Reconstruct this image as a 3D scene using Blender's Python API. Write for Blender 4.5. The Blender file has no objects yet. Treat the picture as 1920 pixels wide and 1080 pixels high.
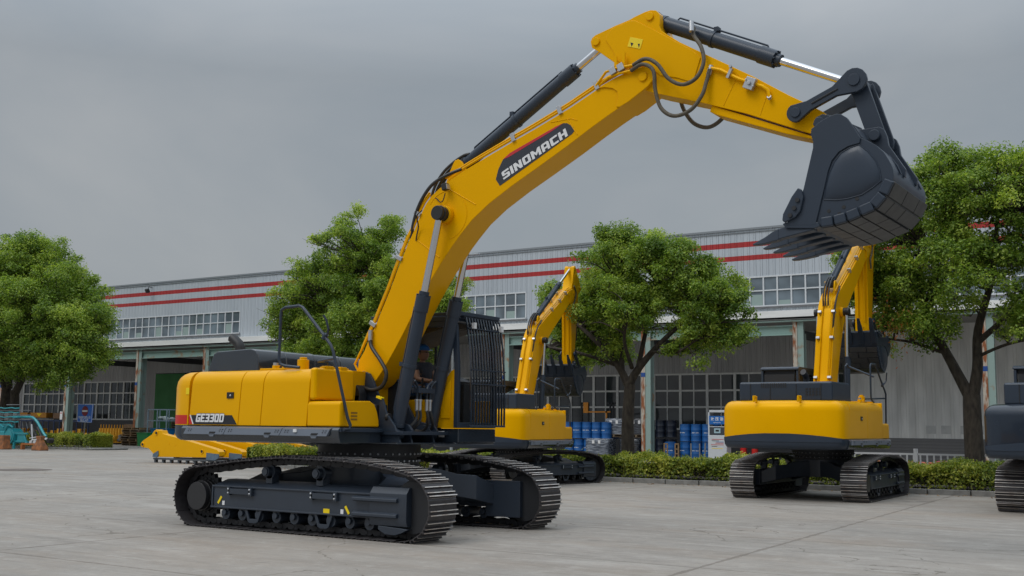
import bpy, bmesh, math, random
import numpy as np
from mathutils import Vector, Matrix
R = math.radians
rnd = random.Random(7)
scene = bpy.context.scene

# ------------------------------------------------------------------ camera
cam_d = bpy.data.cameras.new("camera"); cam = bpy.data.objects.new("camera", cam_d)
scene.collection.objects.link(cam); scene.camera = cam
cam_d.sensor_width = 36.0; cam_d.lens = 39.558; cam_d.clip_start = 0.1; cam_d.clip_end = 3000
_f = Vector((-0.542, 0.831, 0.1237)).normalized()
_r = Vector((0.8383, 0.5451, 0.0115)); _r = (_r - _f * _r.dot(_f)).normalized()
_u = _r.cross(_f)
M = Matrix((_r, _u, -_f)).transposed().to_4x4(); M.translation = Vector((11.155, -13.222, 1.484))
cam.matrix_world = M

# ------------------------------------------------------------------ sky
SUN_EL, SUN_AZ = 52.0, 205.0        # azimuth measured clockwise from +Y
world = bpy.data.worlds.new("World"); scene.world = world; world.use_nodes = True
wt = world.node_tree; wt.nodes.clear()
def wn(t, **k):
    n = wt.nodes.new(t)
    for a, b in k.items(): setattr(n, a, b)
    return n
wo = wn('ShaderNodeOutputWorld'); bg = wn('ShaderNodeBackground'); bg.inputs[1].default_value = 0.12
sky = wn('ShaderNodeTexSky'); sky.sky_type = 'NISHITA'; sky.sun_disc = False
sky.sun_elevation = R(SUN_EL); sky.sun_rotation = R(SUN_AZ); sky.air_density = 1.6; sky.dust_density = 4.0
tc = wn('ShaderNodeTexCoord'); sep = wn('ShaderNodeSeparateXYZ')
wt.links.new(tc.outputs['Generated'], sep.inputs[0])
mp = wn('ShaderNodeMapping'); mp.inputs['Scale'].default_value = (1.0, 1.0, 2.0)
mp.inputs['Location'].default_value = (0.7, 0.2, 0.4)
wt.links.new(tc.outputs['Generated'], mp.inputs[0])
nz = wn('ShaderNodeTexNoise'); nz.inputs['Scale'].default_value = 1.7; nz.inputs['Detail'].default_value = 6; nz.inputs['Roughness'].default_value = 0.52
nz.inputs['Distortion'].default_value = 0.4
wt.links.new(mp.outputs[0], nz.inputs['Vector'])
cr = wn('ShaderNodeValToRGB')
cr.color_ramp.elements[0].position = 0.30; cr.color_ramp.elements[0].color = (1.72, 2.06, 2.42, 1)
cr.color_ramp.elements[1].position = 0.70; cr.color_ramp.elements[1].color = (2.85, 3.0, 3.16, 1)
wt.links.new(nz.outputs['Fac'], cr.inputs[0])
# overcast brightening towards the zenith
ma = wn('ShaderNodeMapRange'); ma.inputs[1].default_value = 0.30; ma.inputs[2].default_value = 0.95
ma.inputs[3].default_value = 1.0; ma.inputs[4].default_value = 4.8
wt.links.new(sep.outputs[2], ma.inputs[0])
mu = wn('ShaderNodeVectorMath', operation='SCALE')
wt.links.new(cr.outputs[0], mu.inputs[0]); wt.links.new(ma.outputs[0], mu.inputs[3])
mix = wn('ShaderNodeMixRGB'); mix.inputs[0].default_value = 0.93
wt.links.new(sky.outputs[0], mix.inputs[1]); wt.links.new(mu.outputs[0], mix.inputs[2])
wt.links.new(mix.outputs[0], bg.inputs[0]); wt.links.new(bg.outputs[0], wo.inputs[0])
# ------------------------------------------------------------------ sun
sd = bpy.data.lights.new("sun", 'SUN'); sd.energy = 0.9; sd.angle = R(28); sd.color = (1.0, 0.97, 0.92)
so = bpy.data.objects.new("sun", sd); scene.collection.objects.link(so)
_sd = Vector((math.sin(R(SUN_AZ)) * math.cos(R(SUN_EL)), math.cos(R(SUN_AZ)) * math.cos(R(SUN_EL)), math.sin(R(SUN_EL))))
so.rotation_euler = _sd.to_track_quat('Z', 'Y').to_euler()
scene.view_settings.view_transform = 'Standard'; scene.view_settings.look = 'None'
scene.view_settings.exposure = 0.1; scene.view_settings.gamma = 1.0
scene.render.engine = 'CYCLES'
scene.cycles.max_bounces = 6; scene.cycles.transparent_max_bounces = 12
col = scene.collection

# ------------------------------------------------------------------ materials
MATS = {}
def mat(name, c, rough=0.5, metal=0.0, coat=0.0, var=0.0, vscale=3.0, bump=0.0, bscale=40.0, c2=None, spec=0.5, stretch=None, emis=None, thr=None):
    if name in MATS: return MATS[name]
    m = bpy.data.materials.new(name); m.use_nodes = True; nt = m.node_tree
    b = nt.nodes['Principled BSDF']
    b.inputs['Roughness'].default_value = rough; b.inputs['Metallic'].default_value = metal
    b.inputs['Coat Weight'].default_value = coat; b.inputs['Coat Roughness'].default_value = 0.08
    b.inputs['Specular IOR Level'].default_value = spec
    b.inputs['Base Color'].default_value = (*c, 1)
    tcn = nt.nodes.new('ShaderNodeTexCoord'); src = tcn.outputs['Object']
    if stretch:
        mpn = nt.nodes.new('ShaderNodeMapping'); mpn.inputs['Scale'].default_value = stretch
        nt.links.new(src, mpn.inputs[0]); src = mpn.outputs[0]
    n = nt.nodes.new('ShaderNodeTexNoise'); n.inputs['Scale'].default_value = vscale; n.inputs['Detail'].default_value = 5
    nt.links.new(src, n.inputs['Vector'])
    r = nt.nodes.new('ShaderNodeValToRGB')
    lo, hi = thr if thr else (0.3, 0.7)
    d = c2 if c2 else tuple(x * (1 - var) for x in c)
    r.color_ramp.elements[0].position = lo; r.color_ramp.elements[0].color = (*d, 1)
    r.color_ramp.elements[1].position = hi; r.color_ramp.elements[1].color = (*c, 1)
    nt.links.new(n.outputs['Fac'], r.inputs[0]); nt.links.new(r.outputs[0], b.inputs['Base Color'])
    rr = nt.nodes.new('ShaderNodeMapRange'); rr.inputs[3].default_value = min(1, rough * 1.25); rr.inputs[4].default_value = rough * 0.85
    nt.links.new(n.outputs['Fac'], rr.inputs[0]); nt.links.new(rr.outputs[0], b.inputs['Roughness'])
    if bump > 0:
        n2 = nt.nodes.new('ShaderNodeTexNoise'); n2.inputs['Scale'].default_value = bscale; n2.inputs['Detail'].default_value = 3
        nt.links.new(src, n2.inputs['Vector'])
        bp = nt.nodes.new('ShaderNodeBump'); bp.inputs['Strength'].default_value = bump; bp.inputs['Distance'].default_value = 0.02
        nt.links.new(n2.outputs['Fac'], bp.inputs['Height']); nt.links.new(bp.outputs[0], b.inputs['Normal'])
    if emis:
        b.inputs['Emission Color'].default_value = (*emis[:3], 1); b.inputs['Emission Strength'].default_value = emis[3]
    MATS[name] = m; return m
def corrugated(name, c, pitch, depth=0.03, rough=0.5, c2=None, vscale=0.35, axis=0):
    """painted profiled sheet: ribs run vertically, spaced along X"""
    m = mat(name, c, rough, var=0.1, vscale=vscale, c2=c2, stretch=(3, 1, 0.5)); nt = m.node_tree
    b = nt.nodes['Principled BSDF']
    t = nt.nodes.new('ShaderNodeTexCoord'); s = nt.nodes.new('ShaderNodeSeparateXYZ'); nt.links.new(t.outputs['Object'], s.inputs[0])
    a = nt.nodes.new('ShaderNodeMath'); a.operation = 'MULTIPLY'; a.inputs[1].default_value = 2 * math.pi / pitch
    nt.links.new(s.outputs[axis], a.inputs[0])
    q = nt.nodes.new('ShaderNodeMath'); q.operation = 'SINE'; nt.links.new(a.outputs[0], q.inputs[0])
    e = nt.nodes.new('ShaderNodeMapRange'); e.interpolation_type = 'SMOOTHSTEP'; e.inputs[1].default_value = 0.2; e.inputs[2].default_value = 0.75
    nt.links.new(q.outputs[0], e.inputs[0])
    bp = nt.nodes.new('ShaderNodeBump'); bp.inputs['Strength'].default_value = 1.0; bp.inputs['Distance'].default_value = depth
    nt.links.new(e.outputs[0], bp.inputs['Height']); nt.links.new(bp.outputs[0], b.inputs['Normal'])
    return m
yellow = mat('machine_yellow_paint', (0.80, 0.392, 0.0), 0.30, coat=0.0, var=0.06, vscale=1.2, spec=0.5)
orange = mat('stick_yellow_paint', (0.80, 0.392, 0.0), 0.30, coat=0.0, var=0.06, vscale=1.2, spec=0.5)
for _m in (yellow, orange): _m.node_tree.nodes['Principled BSDF'].inputs['Specular Tint'].default_value = (1.0, .62, .06, 1)
navy = mat('dark_blue_grey_paint', (0.026, 0.038, 0.058), 0.40, coat=0.12, var=0.12, vscale=2.0, spec=.34)
navyg = mat('glossy_dark_paint', (0.022, 0.03, 0.042), 0.16, coat=0.7, var=0.1, vscale=1.5)
frameg = mat('undercarriage_paint', (0.027, 0.037, 0.054), 0.42, coat=0.15, var=0.15, vscale=2.5)
steel = mat('track_steel', (0.032, 0.032, 0.036), 0.5, metal=0.3, var=0.35, vscale=7, c2=(0.018, 0.018, 0.02))
worn = mat('worn_grouser_steel', (0.66, 0.62, 0.58), 0.45, metal=0.3, var=0.6, vscale=5, c2=(0.30, 0.18, 0.12), thr=(.25, .5))
shoem = mat('track_shoe_steel', (0.075, 0.07, 0.072), 0.36, metal=0.45, var=0.4, vscale=9, c2=(0.055, 0.05, 0.052), bump=0.2, bscale=60)
black = mat('black_rubber', (0.012, 0.012, 0.013), 0.5)
dark = mat('dark_cavity_steel', (0.014, 0.015, 0.018), 0.55)
hosem = mat('hydraulic_hose_rubber', (0.02, 0.019, 0.018), 0.42)
hose2 = mat('weathered_hose_sleeve', (0.10, 0.082, 0.055), 0.6, var=0.3, vscale=20)
chrome = mat('chromed_rod', (0.62, 0.62, 0.63), 0.14, metal=1.0)
zinc = mat('zinc_fitting', (0.45, 0.46, 0.48), 0.35, metal=0.7)
whitep = mat('white_lettering', (0.72, 0.72, 0.72), 0.5)
redp = mat('red_decal', (0.52, 0.012, 0.008), 0.4)
redlogo = mat('crimson_decal', (0.50, 0.02, 0.03), 0.4)
blackp = mat('black_decal', (0.015, 0.017, 0.022), 0.35)
logog = mat('dark_grey_decal', (0.03, 0.034, 0.045), 0.35)
skirtg = mat('grey_step_plate', (0.13, 0.15, 0.185), 0.35, coat=0.3, var=0.08)
stick_y = mat('yellow_sticker', (0.85, 0.62, 0.0), 0.5)

def glass_mat(name, tint, rough=0.05, alpha=None, var=0.0):
    m = bpy.data.materials.new(name); m.use_nodes = True; nt = m.node_tree
    b = nt.nodes['Principled BSDF']; b.inputs['Base Color'].default_value = (*tint, 1); b.inputs['Roughness'].default_value = rough
    b.inputs['Specular IOR Level'].default_value = 0.6
    if alpha is not None: b.inputs['Alpha'].default_value = alpha
    if var:
        t = nt.nodes.new('ShaderNodeTexCoord'); n = nt.nodes.new('ShaderNodeTexNoise'); n.inputs['Scale'].default_value = 0.55; n.inputs['Detail'].default_value = 2
        nt.links.new(t.outputs['Object'], n.inputs['Vector'])
        r = nt.nodes.new('ShaderNodeValToRGB'); r.color_ramp.elements[0].position = 0.4; r.color_ramp.elements[1].position = 0.65
        r.color_ramp.elements[0].color = (*tint, 1); r.color_ramp.elements[1].color = (*[x * (1 + var) for x in tint], 1)
        nt.links.new(n.outputs['Fac'], r.inputs[0]); nt.links.new(r.outputs[0], b.inputs['Base Color'])
        n2 = nt.nodes.new('ShaderNodeTexNoise'); n2.inputs['Scale'].default_value = 0.8
        nt.links.new(t.outputs['Object'], n2.inputs['Vector'])
        bb = nt.nodes.new('ShaderNodeBump'); bb.inputs['Strength'].default_value = 0.25; bb.inputs['Distance'].default_value = 0.05
        nt.links.new(n2.outputs['Fac'], bb.inputs['Height']); nt.links.new(bb.outputs[0], b.inputs['Normal'])
    return m
cabglass = glass_mat('tinted_cab_glass', (0.03, 0.04, 0.04), 0.04, 0.10)

# ------------------------------------------------------------------ mesh helpers
class MB:
    def __init__(s): s.v = []; s.f = []
    def add(s, vs, fs):
        o = len(s.v); s.v += [tuple(v) for v in vs]; s.f += [tuple(i + o for i in f) for f in fs]; return s
    def box(s, x0, x1, y0, y1, z0, z1, m=None):
        vs = [(x, y, z) for x in (x0, x1) for y in (y0, y1) for z in (z0, z1)]
        if m is not None: vs = [m @ Vector(v) for v in vs]
        return s.add(vs, [(0, 1, 3, 2), (4, 6, 7, 5), (0, 4, 5, 1), (2, 3, 7, 6), (0, 2, 6, 4), (1, 5, 7, 3)])
    def bx(s, c, d, rot=None):
        m = Matrix.Translation(Vector(c)) @ (rot.to_4x4() if rot is not None else Matrix())
        return s.box(-d[0]/2, d[0]/2, -d[1]/2, d[1]/2, -d[2]/2, d[2]/2, m)
    def prism(s, pts, y0, y1):          # outline in XZ, extruded along Y
        n = len(pts); s.add([(p[0], y0, p[1]) for p in pts] + [(p[0], y1, p[1]) for p in pts],
            [tuple(range(n)), tuple(range(2*n-1, n-1, -1))] + [(i, i+n, (i+1) % n + n, (i+1) % n) for i in range(n)]); return s
    def prismz(s, pts, z0, z1):         # outline in XY, extruded along Z
        n = len(pts); s.add([(p[0], p[1], z0) for p in pts] + [(p[0], p[1], z1) for p in pts],
            [tuple(range(n-1, -1, -1)), tuple(range(n, 2*n))] + [(i, (i+1) % n, (i+1) % n + n, i+n) for i in range(n)]); return s
    def prismx(s, pts, x0, x1, sh=None):  # outline in YZ, extruded along X
        n = len(pts); f = sh or (lambda z: 0)
        s.add([(x0 + f(p[1]), p[0], p[1]) for p in pts] + [(x1 + f(p[1]), p[0], p[1]) for p in pts],
            [tuple(range(n-1, -1, -1)), tuple(range(n, 2*n))] + [(i, (i+1) % n, (i+1) % n + n, i+n) for i in range(n)]); return s
    def cyl(s, a, b, r, n=20, r2=None, cap=True):
        a = Vector(a); b = Vector(b); d = (b-a).normalized(); t = d.orthogonal().normalized(); w = d.cross(t); r2 = r if r2 is None else r2
        vs = [a + (t*math.cos(2*math.pi*i/n) + w*math.sin(2*math.pi*i/n))*r for i in range(n)] + [b + (t*math.cos(2*math.pi*i/n) + w*math.sin(2*math.pi*i/n))*r2 for i in range(n)]
        fs = [(i, (i+1) % n, (i+1) % n + n, i+n) for i in range(n)]
        if cap: fs += [tuple(range(n-1, -1, -1)), tuple(range(n, 2*n))]
        return s.add(vs, fs)
    def tube(s, pts, r, n=8, smooth=0, cap=True):
        P = [Vector(p) for p in pts]
        if smooth: P = catmull(P, smooth)
        rr = r if hasattr(r, '__len__') else [r] * len(P)
        if len(rr) != len(P): rr = [rr[0] + (rr[-1]-rr[0])*i/(len(P)-1) for i in range(len(P))]
        vs = []; fs = []; t = None
        for i, p in enumerate(P):
            d = (P[min(i+1, len(P)-1)] - P[max(i-1, 0)]).normalized()
            t = d.orthogonal().normalized() if t is None else (t - d*t.dot(d)).normalized()
            w = d.cross(t)
            vs += [p + (t*math.cos(2*math.pi*k/n) + w*math.sin(2*math.pi*k/n))*rr[i] for k in range(n)]
            if i: fs += [((i-1)*n+k, (i-1)*n+(k+1) % n, i*n+(k+1) % n, i*n+k) for k in range(n)]
        if cap: fs += [tuple(range(n-1, -1, -1)), tuple(range(len(vs)-n, len(vs)))]
        return s.add(vs, fs)
    def loft(s, rings, cap=True):
        n = len(rings[0]); vs = [v for r in rings for v in r]
        fs = [(i*n+k, i*n+(k+1) % n, (i+1)*n+(k+1) % n, (i+1)*n+k) for i in range(len(rings)-1) for k in range(n)]
        if cap: fs += [tuple(range(n-1, -1, -1)), tuple(range(len(vs)-n, len(vs)))]
        return s.add(vs, fs)
    def ball(s, c, r, n=12, m=8, sc=(1, 1, 1)):
        rings = []
        for j in range(1, m):
            a = math.pi*j/m; rings.append([(c[0]+r*sc[0]*math.sin(a)*math.cos(2*math.pi*k/n), c[1]+r*sc[1]*math.sin(a)*math.sin(2*math.pi*k/n), c[2]-r*sc[2]*math.cos(a)) for k in range(n)])
        o = len(s.v); s.loft(rings, cap=False)
        s.v += [(c[0], c[1], c[2]-r*sc[2]), (c[0], c[1], c[2]+r*sc[2])]; b = len(s.v)-2; t = b+1; last = o+(m-2)*n
        s.f += [(o+(k+1) % n, o+k, b) for k in range(n)] + [(last+k, last+(k+1) % n, t) for k in range(n)]
        return s
    def build(s, name, material, parent=None, bevel=0.0, sharp=38, seg=2, clean=True):
        me = bpy.data.meshes.new(name); me.from_pydata(s.v, [], s.f)
        bm = bmesh.new(); bm.from_mesh(me)
        if clean: bmesh.ops.recalc_face_normals(bm, faces=bm.faces)
        for f in bm.faces: f.smooth = True
        for e in bm.edges:
            e.smooth = not (len(e.link_faces) == 2 and e.calc_face_angle(0) > R(sharp))
        bm.to_mesh(me); bm.free()
        me.materials.append(material)
        o = bpy.data.objects.new(name, me); col.objects.link(o)
        if parent is not None: o.parent = parent
        if bevel > 0:
            md = o.modifiers.new('bevel', 'BEVEL'); md.width = bevel; md.segments = seg; md.limit_method = 'ANGLE'; md.angle_limit = R(35)
            md.harden_normals = True
        return o
def split_build(mb, name, material, parent=None, **k):
    """build every unconnected piece of the mesh as an object of its own"""
    par = list(range(len(mb.v)))
    def find(i):
        while par[i] != i: par[i] = par[par[i]]; i = par[i]
        return i
    for f in mb.f:
        r = find(f[0])
        for i in f[1:]: par[find(i)] = r
    comp = {}
    for f in mb.f: comp.setdefault(find(f[0]), []).append(f)
    out = []
    for fs in comp.values():
        idx = sorted({i for f in fs for i in f}); mp_ = {i: j for j, i in enumerate(idx)}
        m = MB(); m.v = [mb.v[i] for i in idx]; m.f = [tuple(mp_[i] for i in f) for f in fs]
        out.append(m.build(name, material, parent, **k))
    return out
def catmull(P, k):
    out = []
    for i in range(len(P)-1):
        p0 = P[max(i-1, 0)]; p1 = P[i]; p2 = P[i+1]; p3 = P[min(i+2, len(P)-1)]
        for j in range(k):
            t = j/k; out.append(0.5*((2*p1) + (p2-p0)*t + (2*p0-5*p1+4*p2-p3)*t*t + (3*p1-p0-3*p2+p3)*t**3))
    out.append(P[-1]); return out
def tag(o, label=None, cat=None, group=None, kind=None):
    if label: o['label'] = label
    if cat: o['category'] = cat
    if group: o['group'] = group
    if kind: o['kind'] = kind
    return o
def empty(name, loc, rz=0.0, label=None, cat=None, group=None):
    o = bpy.data.objects.new(name, None); col.objects.link(o); o.location = loc; o.rotation_euler = (0, 0, rz); o.empty_display_size = 0.2
    return tag(o, label, cat, group)
def copy_tree(o, parent=None):
    c = o.copy(); col.objects.link(c)
    if parent is not None: c.parent = parent; c.matrix_parent_inverse = o.matrix_parent_inverse.copy()
    for ch in [q for q in bpy.data.objects if q.parent == o]: copy_tree(ch, c)
    return c
def text_obj(name, s, size, material, parent, mtx, extrude=0.002, offset=0.0, cjk=True, shear=0.0, align='CENTER', spacing=1.0):
    cu = bpy.data.curves.new(name, 'FONT'); cu.body = s; cu.size = size; cu.extrude = extrude; cu.offset = offset; cu.shear = shear
    cu.align_x = align; cu.align_y = 'CENTER'; cu.space_character = spacing
    t = bpy.data.objects.new(name, cu); col.objects.link(t)
    bpy.context.view_layer.update()
    me = bpy.data.meshes.new_from_object(t); bpy.data.objects.remove(t)
    me.transform(mtx); me.materials.clear(); me.materials.append(material)
    o = bpy.data.objects.new(name, me); col.objects.link(o)
    if parent is not None: o.parent = parent
    return o
# block capitals, drawn on a 5 x 7 grid with chamfered corners
GL = {
 'S': [[(0,0),(4.4,0),(5,.6),(5,3.6),(4.4,4.2),(1.7,4.2),(1.7,5.4),(5,5.4),(5,7),(.6,7),(0,6.4),(0,3.3),(.6,2.8),(3.3,2.8),(3.3,1.6),(0,1.6)]],
 'I': [[(0,0),(1.8,0),(1.8,7),(0,7)]],
 'N': [[(0,0),(1.7,0),(1.7,4.0),(3.6,0),(5.4,0),(5.4,7),(3.7,7),(3.7,3.0),(1.8,7),(0,7)]],
 'O': [[(.6,0),(4.6,0),(5.2,.6),(5.2,6.4),(4.6,7),(.6,7),(0,6.4),(0,.6),(.6,0),(1.7,1.6),(1.7,5.4),(3.5,5.4),(3.5,1.6),(1.7,1.6)]],
 'M': [[(0,0),(1.7,0),(1.7,3.8),(3.2,1.2),(4.7,3.8),(4.7,0),(6.4,0),(6.4,7),(4.9,7),(3.2,3.9),(1.5,7),(0,7)]],
 'A': [[(0,0),(1.7,0),(1.7,1.8),(3.5,1.8),(3.5,0),(5.2,0),(5.2,6.2),(4.4,7),(.8,7),(0,6.2),(0,0),(1.7,3.3),(1.7,5.4),(3.5,5.4),(3.5,3.3),(1.7,3.3)]],
 'C': [[(.6,0),(5,0),(5,1.6),(1.7,1.6),(1.7,5.4),(5,5.4),(5,7),(.6,7),(0,6.4),(0,.6)]],
 'H': [[(0,0),(1.7,0),(1.7,2.7),(3.5,2.7),(3.5,0),(5.2,0),(5.2,7),(3.5,7),(3.5,4.3),(1.7,4.3),(1.7,7),(0,7)]],
 'G': [[(.6,0),(5,0),(5,4),(2.6,4),(2.6,2.7),(3.3,2.7),(3.3,1.6),(1.7,1.6),(1.7,5.4),(5,5.4),(5,7),(.6,7),(0,6.4),(0,.6)]],
 'E': [[(0,0),(4.6,0),(4.6,1.5),(1.7,1.5),(1.7,2.8),(4.1,2.8),(4.1,4.2),(1.7,4.2),(1.7,5.5),(4.6,5.5),(4.6,7),(0,7)]],
 '3': [[(0,0),(4.4,0),(5,.6),(5,3.1),(4.7,3.5),(5,3.9),(5,6.4),(4.4,7),(0,7),(0,5.5),(3.3,5.5),(3.3,4.2),(1,4.2),(1,2.8),(3.3,2.8),(3.3,1.5),(0,1.5)]],
 '0': [[(.6,0),(4.4,0),(5,.6),(5,6.4),(4.4,7),(.6,7),(0,6.4),(0,.6),(.6,0),(1.7,1.5),(1.7,5.5),(3.3,5.5),(3.3,1.5),(1.7,1.5)]],
 'D': [[(0,0),(4.2,0),(5,.8),(5,6.2),(4.2,7),(0,7),(0,0),(1.7,1.5),(1.7,5.5),(3.3,5.5),(3.3,1.5),(1.7,1.5)]],
}
def block_text(word, name, material, parent, o, ex, ez, y, th=0.004, gap=0.75, shear=0.0):
    """letters in the XZ plane: o = lower-left corner, ex = advance direction*unit, ez = up direction*unit"""
    mb = MB(); x = 0.0
    for ch in word:
        if ch == ' ': x += 3; continue
        for g in GL[ch]:
            w = max(p[0] for p in g)
            def P(p): 
                a = x + p[0] + shear*p[1]
                return (o[0] + ex[0]*a + ez[0]*p[1], o[1] + ex[1]*a + ez[1]*p[1])
            pts = [P(p) for p in g]
            # holes: outline repeats its start point, then walks the inner loop
            k = next((i for i in range(1, len(g)) if g[i] == g[0]), None)
            if k is None: mb.prism(pts, y, y + th)
            else:
                outer, inner = g[:k], g[k+1:]
                if inner[-1] == inner[0]: inner = inner[:-1]
                if ch == 'A': outer = g[:k]
                bm = bmesh.new()
                for loop in (outer, inner):
                    vs = [bm.verts.new((P(p)[0], y, P(p)[1])) for p in loop]
                    for i in range(len(vs)): bm.edges.new((vs[i], vs[(i+1) % len(vs)]))
                bmesh.ops.triangle_fill(bm, edges=bm.edges[:], use_beauty=True)
                bm.verts.index_update()
                mb.add([v.co[:] for v in bm.verts], [tuple(v.index for v in f.verts) for f in bm.faces]); bm.free()
            x += w + gap if True else 0
    return mb.build(name, material, parent, clean=False), x - gap
# ------------------------------------------------------------------ excavator data (metres, in the plane of the boom)
BOOM = [(0.099,2.046),(-0.051,2.151),(-0.076,2.256),(-0.063,2.465),(0.042,2.611),(0.16,2.845),(0.251,2.991),(0.359,3.209),(0.528,3.542),(0.618,3.748),(0.723,3.963),(0.847,4.222),(0.936,4.364),(1.055,4.6),(1.154,4.76),(1.252,4.867),(1.316,4.91),(1.413,4.975),(1.519,5.037),(1.819,5.174),(2.127,5.294),(2.698,5.51),(3.011,5.622),(3.461,5.795),(3.616,5.859),(4.04,6.053),(4.191,6.115),(4.322,6.161),(4.525,6.213),(4.687,6.238),(4.779,6.229),(4.851,6.184),(4.886,6.119),(4.868,6.039),(4.797,5.966),(4.688,5.9),(4.507,5.797),(4.359,5.739),(4.21,5.668),(3.926,5.521),(3.561,5.321),(3.068,5.067),(2.675,4.87),(2.276,4.646),(1.992,4.443),(1.804,4.259),(1.659,4.104),(1.481,3.89),(1.282,3.625),(1.093,3.35),(0.958,3.136),(0.799,2.88),(0.64,2.636),(0.496,2.431),(0.384,2.282),(0.25,2.13)]
TIPP = [(4.04,6.053),(4.191,6.115),(4.322,6.161),(4.525,6.213),(4.687,6.238),(4.779,6.229),(4.851,6.184),(4.886,6.119),(4.868,6.039),(4.797,5.966),(4.688,5.9),(4.507,5.797),(4.38,5.745),(4.322,5.754),(4.348,5.867),(4.34,5.964),(4.267,6.019),(4.154,6.05)]
LOGO = [(2.394,4.986),(2.433,5.125),(2.513,5.262),(2.629,5.34),(3.38,5.618),(3.499,5.65),(3.559,5.642),(3.66,5.575),(3.677,5.521),(3.635,5.478),(2.464,4.886)]
LOGOR = [(2.513,5.262),(2.629,5.34),(3.38,5.618),(3.499,5.65),(3.30,5.555),(2.9,5.40),(2.62,5.288)]
STICK = [(3.898,6.747),(3.921,6.799),(3.975,6.83),(4.172,6.878),(4.278,6.905),(4.488,6.945),(4.576,6.975),(4.723,7.01),(4.807,7.02),(4.886,7.0),(4.936,6.94),(4.946,6.86),(4.935,6.782),(4.959,6.713),(5.03,6.65),(5.22,6.505),(5.507,6.323),(6.219,5.876),(6.672,5.564),(6.879,5.434),(7.022,5.339),(7.093,5.291),(7.164,5.222),(7.2,5.132),(7.16,5.046),(7.056,5.008),(6.947,5.042),(6.829,5.091),(6.664,5.167),(6.122,5.413),(5.552,5.634),(4.906,5.859),(4.707,5.938),(4.613,6.06),(4.519,6.16),(4.375,6.3),(4.246,6.406),(4.02,6.59),(3.92,6.66)]
STPL = [(4.164,6.8),(4.246,6.872),(4.512,6.925),(4.584,6.915),(4.726,6.825),(4.959,6.664),(5.411,6.35),(5.52,6.24),(5.423,5.96),(5.333,5.96),(5.184,6.027),(4.956,6.094),(4.817,6.218),(4.685,6.27),(4.423,6.3),(4.303,6.424),(4.246,6.56),(4.14,6.72)]
BSIDE = [(7.125,4.947),(7.228,5.02),(7.339,5.068),(7.412,5.083),(7.466,5.075),(7.537,5.019),(7.588,4.938),(7.682,4.77),(7.708,4.758),(7.845,4.667),(7.929,4.575),(7.978,4.488),(8.018,4.394),(8.028,4.305),(8.014,4.235),(7.968,4.133),(7.9,4.034),(7.843,3.968),(7.694,3.911),(7.552,3.862),(7.418,3.829),(7.282,3.814),(7.128,3.81),(6.794,3.845),(6.817,3.883),(6.891,3.988),(6.978,4.165),(7.017,4.253),(7.138,4.722),(7.14,4.796),(7.114,4.891)]
SHELL = [(7.50,5.0),(7.60,4.93),(7.682,4.79),(7.845,4.667),(7.929,4.575),(7.978,4.488),(8.018,4.394),(8.028,4.305),(8.014,4.235),(7.968,4.133),(7.9,4.034),(7.843,3.968),(7.694,3.911),(7.552,3.862),(7.418,3.829),(7.282,3.814),(7.128,3.81),(6.794,3.845)]
DOME = [(7.249,4.109),(7.265,4.245),(7.305,4.387),(7.372,4.526),(7.455,4.626),(7.564,4.676),(7.662,4.694),(7.756,4.606),(7.84,4.487),(7.88,4.375),(7.894,4.257),(7.797,4.187),(7.673,4.12),(7.513,4.091),(7.388,4.089)]
UPPLATE = [(7.125,4.947),(7.228,5.02),(7.339,5.068),(7.412,5.083),(7.466,5.075),(7.537,5.019),(7.588,4.938),(7.682,4.77),(7.671,4.708),(7.546,4.688),(7.437,4.637),(7.354,4.547),(7.306,4.424),(7.262,4.245),(7.222,4.102),(7.147,3.818),(6.794,3.845),(6.817,3.883),(6.891,3.988),(6.978,4.165),(7.017,4.253),(7.138,4.722),(7.14,4.796),(7.114,4.891)]
CUTTER = [(6.963,4.265),(7.005,4.243),(7.028,4.158),(6.987,3.995),(6.93,3.927),(6.798,3.874),(6.769,3.903),(6.78,3.976),(6.886,4.169)]
HINGE = [(7.48,5.0),(7.60,4.99),(7.767,4.995),(7.82,4.96),(7.853,4.87),(7.868,4.763),(7.96,4.61),(8.05,4.46),(8.04,4.36),(7.97,4.45),(7.90,4.56),(7.80,4.66),(7.62,4.80)]
P_FOOT = (0.12, 2.16); P_TIP = (4.727, 6.10); P_BKT = (7.075, 5.14); P_ARM = (6.79, 5.30); P_LINK = (7.499, 5.591); P_BK2 = (7.72, 4.89)
P_SC0 = (1.64, 5.30); P_SC1 = (3.99, 6.73); P_BC0 = (4.80, 6.93); P_CB = (0.82, 1.39); P_CT = (1.54, 4.55)
def rot2(p, c, a):
    ca, sa = math.cos(a), math.sin(a); x, z = p[0]-c[0], p[1]-c[1]
    return (c[0] + ca*x - sa*z, c[1] + sa*x + ca*z)
def circ(p, r1, q, r2, side):
    d = math.dist(p, q); a = (r1*r1 - r2*r2 + d*d)/(2*d); h = math.sqrt(max(r1*r1 - a*a, 1e-6))
    ux, uz = (q[0]-p[0])/d, (q[1]-p[1])/d
    return (p[0] + a*ux - side*h*uz, p[1] + a*uz + side*h*ux)

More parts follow.
